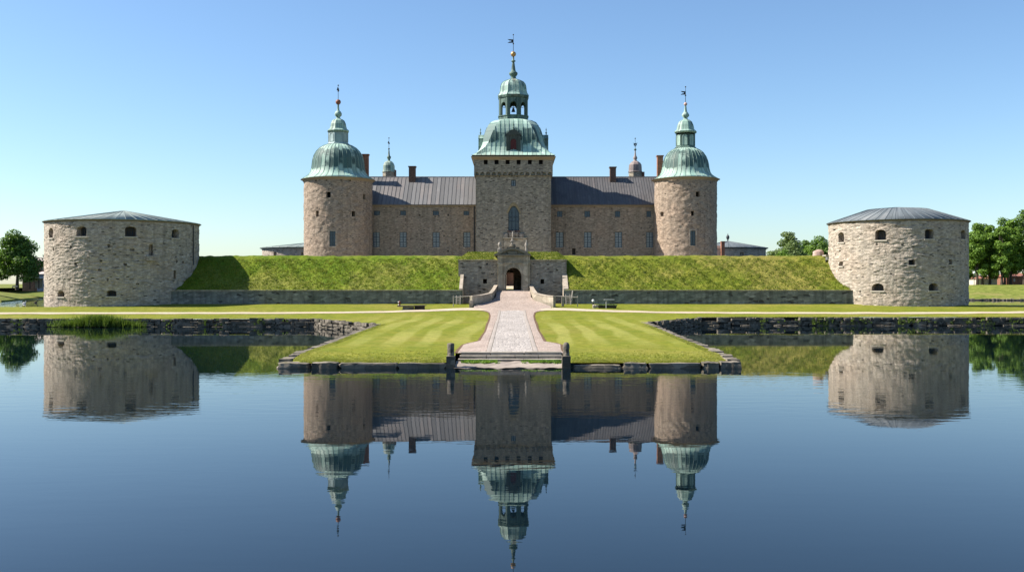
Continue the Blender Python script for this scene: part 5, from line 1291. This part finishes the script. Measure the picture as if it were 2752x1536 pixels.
t = thing('planter', 'long dark trough planter with pale flowering plants on the grass', 'planter', (x, y, z)); sx = 25/F*y
MB().hexa([(x-sx*.95, y-.3, z-.05), (x+sx*.93, y-.3, z-.05), (x+sx*.93, y+.4, z-.05), (x-sx*.95, y+.4, z-.05), (x-sx, y-.4, z+.38), (x+sx, y-.4, z+.38), (x+sx, y+.5, z+.38), (x-sx, y+.5, z+.38)]).build('trough', 'darkwood', t)
rgp = random.Random(8); raw('plants', tufts([(x+rgp.uniform(-sx, sx)*.95, y+rgp.uniform(-.3, .4), z+.36) for _ in range(260)], .05, .22, 6, .05, 1.3, 3), 3, 'leaf_c', t)
xq, yq, zq_ = g0(1629, 829)
t = thing('sign_post', 'slim grey post with a wide flat board above the trough planter', 'sign', (xq, yq, zq_)); MB().tube((xq, yq, zq_-.1), (xq, yq, zq_+1.15), .04, None, 8).build('post', 'greypaint', t); MB().box(xq-.28, xq+1.1, yq-.28, yq+.28, zq_+1.16, zq_+1.24).build('board', 'greypaint', t)
xq, yq, zq_ = g0(1594, 826)
t = thing('bollard_lamp', 'short dark post lamp with a white head beside the trough planter', 'lamp', (xq, yq, zq_)); MB().lathe((xq, yq), [(.11, zq_-.1), (.09, zq_+.7), (.09, zq_+.75)], 10).build('post', 'iron', t); MB().lathe((xq, yq), [(.09, zq_+.75), (.17, zq_+.82), (.16, zq_+1.05), (0, zq_+1.12)], 12).build('lamp_head', 'whitepaint', t)
for q, (px_, py_, r_, lb) in enumerate(((1597, 827, .24, 'pale boulder at the foot of the white-headed lamp post'), (1603.5, 825.5, .18, 'smaller pale stone between the lamp boulder and the planter'))):
    a, b, c_ = g0(px_, py_); o = MB().rock((a, b-.3, c_+r_*.7), (r_*2, r_*2, r_*2.4), 0, .45, .08, (5, 5, 5), q+30).build('boulder', 'coping'); tag(o, lb, 'boulder')
o = MB().rock((X(2200, 151.6), 151.8, 9.25), (1.7, 1.6, 1.5), 0, .85, .05, (7, 7, 6), 14).build('boulder', 'boulder'); tag(o, 'rounded pink granite boulder on top of the rampart beside the bastion', 'boulder')
t = thing('wooden_hatch', 'weathered timber hatch with pale boards between rampart and bastion', 'hatch', (X(2222, 150), 149.7, 8))
MB().box(X(2213, 150), X(2234, 150), 148.8, 150.6, Z(688.5, 150), Z(684.5, 150)).build('top_board', 'greywood', t); MB().box(X(2214, 150), X(2228, 150), 148.9, 149.0, Z(698.5, 150), Z(690, 150)).build('front_board', 'greypaint', t)
MB().box(X(2214, 150), X(2218, 150), 149.1, 149.4, Z(708, 150), Z(698, 150)).build('leg', 'darkwood', t); MB().box(X(2228.5, 150), X(2232, 150), 149.0, 149.4, Z(706, 150), Z(688, 150)).build('leg', 'darkwood', t)

# ------------------------------------------------------------------ trees
def tree(label, px, Yt, top_py, base_z, rad, leafm, seed, trunk_h=.22, n=26, leaves=7000, leaf=.34, group='trees on the far bank', flat=1.0, name='tree', tr=.38):
    rg = np.random.default_rng(seed); cx = X(px, Yt); zt = Z(top_py, Yt); H = zt-base_z
    t = thing(name, label, 'tree', (cx, Yt, base_z), group)
    z0 = base_z+H*trunk_h; cz = (z0+zt)/2; rv = (zt-z0)/2
    cl = []
    for i in range(n):
        # clumps spread through an uneven crown, wider below the middle
        f = (i+.5)/n; zz_ = z0+(zt-z0)*(.08+.86*f); prof = math.sin(PI*min(1, (.10+.9*f))**.85)**.7 if f < .97 else .25
        a = i*2.39996+rg.uniform(-.5, .5); rr = rad*prof*rg.uniform(.35, .78)
        cl.append((cx+math.cos(a)*rr, Yt+math.sin(a)*rr, zz_+rg.uniform(-.06, .06)*H, rad*rg.uniform(.26, .44)*(.75 if f > .85 else 1)))
    cl.append((cx, Yt, cz, rad*.5))
    tb = MB(); zf = base_z+H*trunk_h*1.05
    tb.tube((cx, Yt, base_z-.4), (cx+.1, Yt, zf), tr*1.25, tr*.8, 10)
    for i in rg.choice(n, 9, replace=False):
        c_ = cl[i]; midp = ((cx*2+c_[0])/3, (Yt*2+c_[1])/3, zf+(c_[2]-zf)*.5); tb.tube((cx+.1, Yt, zf-.3), midp, tr*.5, tr*.3, 6); tb.tube(midp, c_[:3], tr*.3, .05, 6)
    tb.build('trunk', 'bark', t)
    W_ = np.array([c_[3]**2 for c_ in cl]); pick = rg.choice(len(cl), leaves, p=W_/W_.sum()); Cc = np.array(cl)[pick]
    d = rg.normal(0, 1, (leaves, 3)); d /= np.linalg.norm(d, axis=1)[:, None]; rr = Cc[:, 3:4]*(rg.uniform(.25, 1.0, (leaves, 1))**.45)*rg.uniform(.9, 1.12, (leaves, 1))
    P0 = Cc[:, :3]+d*rr*np.array([1, 1, .72*flat])
    nrm = d*1.0+rg.normal(0, .65, (leaves, 3))+np.array([0, 0, .35]); nrm /= np.linalg.norm(nrm, axis=1)[:, None]
    u = np.cross(nrm, rg.normal(0, 1, (leaves, 3))); u /= np.linalg.norm(u, axis=1)[:, None]; v = np.cross(nrm, u)
    L = leaf*rg.uniform(.6, 1.3, (leaves, 1))
    V = np.stack([P0-u*L, P0-v*L*.55, P0+u*L, P0+v*L*.55], axis=1).reshape(-1, 3)
    raw('crown', V, 4, leafm, t); return t
tree('lone broad dark green tree on the far bank beside the pale-roofed bastion', 46, 287, 626, 3.5, 7.0, 'leaf_a', 1, .20, 34, 11000, .36, tr=.45)
tree('tree cut by the photo edge beside the lone broad tree', -22, 292, 655, 3.5, 6.0, 'leaf_b', 2, .15, 26, 6000, .36)
tree('tall rounded pale green tree behind the rampart, beside the dark-roofed distant bastion', 2116, 300, 622, 3.5, 5.6, 'leaf_c', 4, .04, 32, 9000, .32)
tree('small loose tree at the open side of the tall rounded tree', 2075, 296, 668, 3.5, 4.2, 'leaf_c', 5, .04, 22, 4500, .28)
tree('dark green tree just behind the tall rounded pale tree', 2160, 318, 641, 3.5, 5.0, 'leaf_a', 6, .04, 26, 6000, .32)
tree('mid green tree touching the slate-roofed bastion, above the pink boulder', 2205, 312, 636, 3.5, 5.4, 'leaf_b', 7, .04, 28, 7000, .32)
tree('dark tree hidden mostly behind the slate-roofed bastion', 2245, 316, 633, 3.5, 5.4, 'leaf_a', 8, .04, 24, 4500, .34)
tree('broad leafy tree filling the gap below the tall rounded pale tree', 2128, 290, 652, 3.5, 6.0, 'leaf_c', 51, .02, 30, 8000, .32)
tree('dense green tree between the tall pale tree and the pink boulder', 2182, 306, 645, 3.5, 5.6, 'leaf_b', 52, .02, 30, 8000, .32)
tree('dense green tree directly behind the pink boulder', 2218, 304, 648, 3.5, 5.2, 'leaf_a', 53, .02, 28, 7000, .32)
tree('low pale bush just over the rampart crest under the tall rounded tree', 2105, 280, 668, 3.5, 4.6, 'leaf_b', 54, .02, 22, 5000, .28, name='bush')
RT = [(2588, 350, 612, 4.6, 5.2, 'leaf_a', 'first park tree emerging from behind the slate-roofed bastion'),
      (2626, 344, 601, 4.6, 5.0, 'leaf_b', 'second park tree counted from the slate-roofed bastion, over the white garage'),
      (2660, 348, 600, 4.6, 5.2, 'leaf_b', 'third park tree counted from the slate-roofed bastion'),
      (2692, 340, 604, 4.6, 4.2, 'leaf_b', 'park tree with the lowest hanging bright foliage, beside the white garage'),
      (2716, 346, 582, 4.6, 5.6, 'leaf_b', 'tall park tree before the tallest one at the photo edge'),
      (2752, 352, 565, 4.6, 6.6, 'leaf_a', 'tallest park tree, cut by the photo edge'),
      (2800, 344, 570, 4.6, 6.6, 'leaf_b', 'park tree just peeking in at the photo edge beside the tallest one'),
      (2640, 366, 597, 4.6, 6.0, 'leaf_a', 'dark park tree in the back row above the white garage'),
      (2700, 368, 590, 4.6, 6.4, 'leaf_a', 'dark park tree in the back row behind the tall bright trees')]
for i, (px_, Yt, tp_, bz, rd, lm, lb) in enumerate(RT): tree(lb, px_, Yt, tp_, bz, rd, lm, 20+i, .12, 34, 8500, .38, 'park trees on the far bank', tr=.42)

# reeds on the quay
def reeds(label, cx, cy, z, wx, wy, n, h0, h1, seed, name='reed_clump'):
    rg = np.random.default_rng(seed); sp_ = [(cx+rg.normal(0, wx), cy+rg.normal(0, wy), z) for _ in range(n)]
    o = raw(name, tufts(sp_, h0, h1, 9, .035, .7, seed), 3, 'reed', None, (cx, cy, z)); return tag(o, label, 'plant', 'wild plants on the quay')
reeds('tall bright green reed clump on the quay below the pale-roofed bastion', X(268, 112.2), 112.2, .1, 1.15, .35, 380, .6, 1.5, 1)
reeds('lower green reeds at the open side of the tall reed clump', X(222, 112.2), 112.2, .05, 1.5, .3, 220, .3, 1.0, 2)
reeds('small trailing weeds at the water, past the tall reed clump', X(332, 112.2), 112.2, .0, 1.0, .25, 130, .3, .9, 3)

# ------------------------------------------------------------------ far houses and shelter, birds
def house(label, xa, xb, Yh, dp, zb, ze, zr, wm, rm, wins=(), gable=False):
    t = thing('house', label, 'house', ((xa+xb)/2, Yh+dp/2, zb), 'houses on the far bank')
    ops = [Op(*q, depth=.2) for q in wins]; mb = MB(); wall(mb, xa, xb, zb-1, ze, ops, plane_y(Yh)); mb.box(xa, xb, Yh+.3, Yh+dp, zb-1, ze-.01); mb.build('wall', wm, t)
    for o in ops: window(t, plane_y(Yh), o, .15, 2, 2, framemat='whitepaint')
    ym = Yh+dp/2
    r_ = MB(); e = .5
    r_.hexa([(xa-e, Yh-e, ze-.1), (xb+e, Yh-e, ze-.1), (xb+e, Yh+dp+e, ze-.1), (xa-e, Yh+dp+e, ze-.1), (xa-e+1, ym-.1, zr), (xb+e-1, ym-.1, zr), (xb+e-1, ym+.1, zr), (xa-e+1, ym+.1, zr)])
    r_.build('roof', rm, t); return t
M['tile'] = plain('red_roof_tile', (.27, .12, .085), .9, .3, scale=2); M['tilepale'] = plain('pale_roof_tile', (.42, .36, .33), .9, .3, scale=2); M['bluegrey'] = plain('blue_grey_plaster', (.2, .22, .3), .9, .3)
Yh = 330
house('long dark red brick house behind the lone broad tree', X(60, Yh), X(150, Yh), Yh, 10, 3.5, Z(700, Yh), Z(690, Yh), 'darkbrick', 'tilepale', [(X(112, Yh), X(116, Yh), Z(725, Yh), Z(713, Yh))])
house('low blue grey outbuilding in front of the dark red house', X(100, 322), X(135, 322), 322, 5, 3.5, Z(735, 322), Z(729, 322), 'bluegrey', 'tilepale')
t = thing('tower_block', 'pale grey block rising over the dark red house roof', 'building', (X(118, 420), 420, 4)); MB().box(X(115, 420), X(124, 420), 420, 428, 3, Z(686, 420)).build('wall', 'greypaint', t); MB().box(X(114.6, 420), X(124.4, 420), 419.8, 428.2, Z(686, 420), Z(684.8, 420)).build('parapet', 'iron', t)
t = thing('shelter', 'open-sided wooden shelter with a pale flat roof beside the lone tree', 'shelter', (X(97, 296), 296, 3.5))
MB().box(X(82, 296), X(111, 296), 295, 298.5, Z(747.5, 296), Z(745, 296)).build('roof', 'greypaint', t)
for a in (82.5, 106.5): MB().box(X(a, 296), X(a+1.6, 296), 295.2, 295.5, 3.3, Z(747.5, 296)).build('post', 'darkwood', t)
MB().box(X(85, 296), X(105, 296), 298.2, 298.4, 3.6, Z(747.6, 296)).build('back_panel', 'greywood', t)
t = thing('park_bench', 'plain wooden bench under the lone broad tree', 'bench', (X(38, 285), 285, 3.5)); MB().box(X(31, 285), X(45, 285), 285, 285.5, 3.92, 4.0).build('seat', 'greywood', t)
for a in (32, 43.5): MB().box(X(a, 285), X(a+.8, 285), 285.05, 285.45, 3.4, 3.918).build('leg', 'darkwood', t)
MB().box(X(31, 285), X(45, 285), 285.5, 285.58, 4.05, 4.4).build('backrest', 'greywood', t)
t = thing('low_fence', 'low dark wooden fence along the far bank below the trees', 'fence', (-152, 283.5, 3.5)); 
fe = [(-215, 264.8), (-150.2, 282.5), (-170, 316)]
rl = MB()
for a, b in zip(fe, fe[1:]): rl.tube((*a, 3.95), (*b, 3.95), .07, None, 6)
rl.build('rail', 'darkwood', t)
for p, ang, l in along(fe, lambda: 3.0): MB().box(p[0]-.06, p[0]+.06, p[1]-.06, p[1]+.06, 3.2, 4.0).build('fence_post', 'darkwood', t)
Yh = 372
house('white garage with blue doors and a red tile roof under the park trees', X(2628, Yh), X(2680, Yh), Yh, 7, 4.8, Z(747.5, Yh), Z(741, Yh), 'paleplaster', 'tile', [(X(2660, Yh), X(2668, Yh), 4.9, Z(751, Yh))])
house('pink walled house under the park trees at the photo edge', X(2706, Yh), X(2765, Yh), Yh, 8, 4.8, Z(742, Yh), Z(733, Yh), 'brick', 'tile', [(X(2724, Yh), X(2729, Yh), Z(756, Yh), Z(748, Yh))])
t = thing('street_lamp', 'slim park lamp with a white head beside the slate-roofed bastion', 'lamp', (X(2618, 330), 330, 4.6)); MB().tube((X(2618, 330), 330, 4.3), (X(2618, 330), 330, Z(736, 330)), .12, .08, 8).build('post', 'iron', t); MB().lathe((X(2618, 330), 330), [(.1, Z(736, 330)), (.4, Z(734, 330)), (.35, Z(730, 330)), (0, Z(728.5, 330))], 12).build('lamp_head', 'whitepaint', t)
def duck(label, px, py, m_):
    y = CZ*F/(py-HY); x = X(px, y); mb = MB(); mb.ball((x, y, .1), .32, 12, (1.3, .7, .55)); mb.tube((x+.3, y, .15), (x+.38, y, .42), .09, .07, 8); mb.ball((x+.42, y, .46), .11, 10, (1.2, .9, .9)); mb.tube((x+.5, y, .45), (x+.64, y, .43), .04, .02, 6)
    o = mb.build('duck', m_, None, (x, y, 0)); return tag(o, label, 'duck', 'ducks on the moat')
duck('pale duck swimming on the moat below the lone tree', 65, 815, 'whitepaint'); duck('dark duck swimming on the moat close to the bastion', 96, 812.5, 'darkwood')
# stones along the far waterline
mb = MB(); rgq = random.Random(9)
for p, ang, l in along([(118, 340), (126, 312), (135, 298), (152, 294), (230, 289.5)], lambda: rgq.uniform(.8, 2)): mb.rock((p[0], p[1]-.2, .15), (l, 1.1, rgq.uniform(.5, .9)), ang, .3, .08, (4, 3, 3), rgq.random())
o = mb.build('shore_stones', 'kerb'); o['kind'] = 'stuff'; tag(o, 'row of pale rubble stones along the far waterline beneath the park', 'stones')
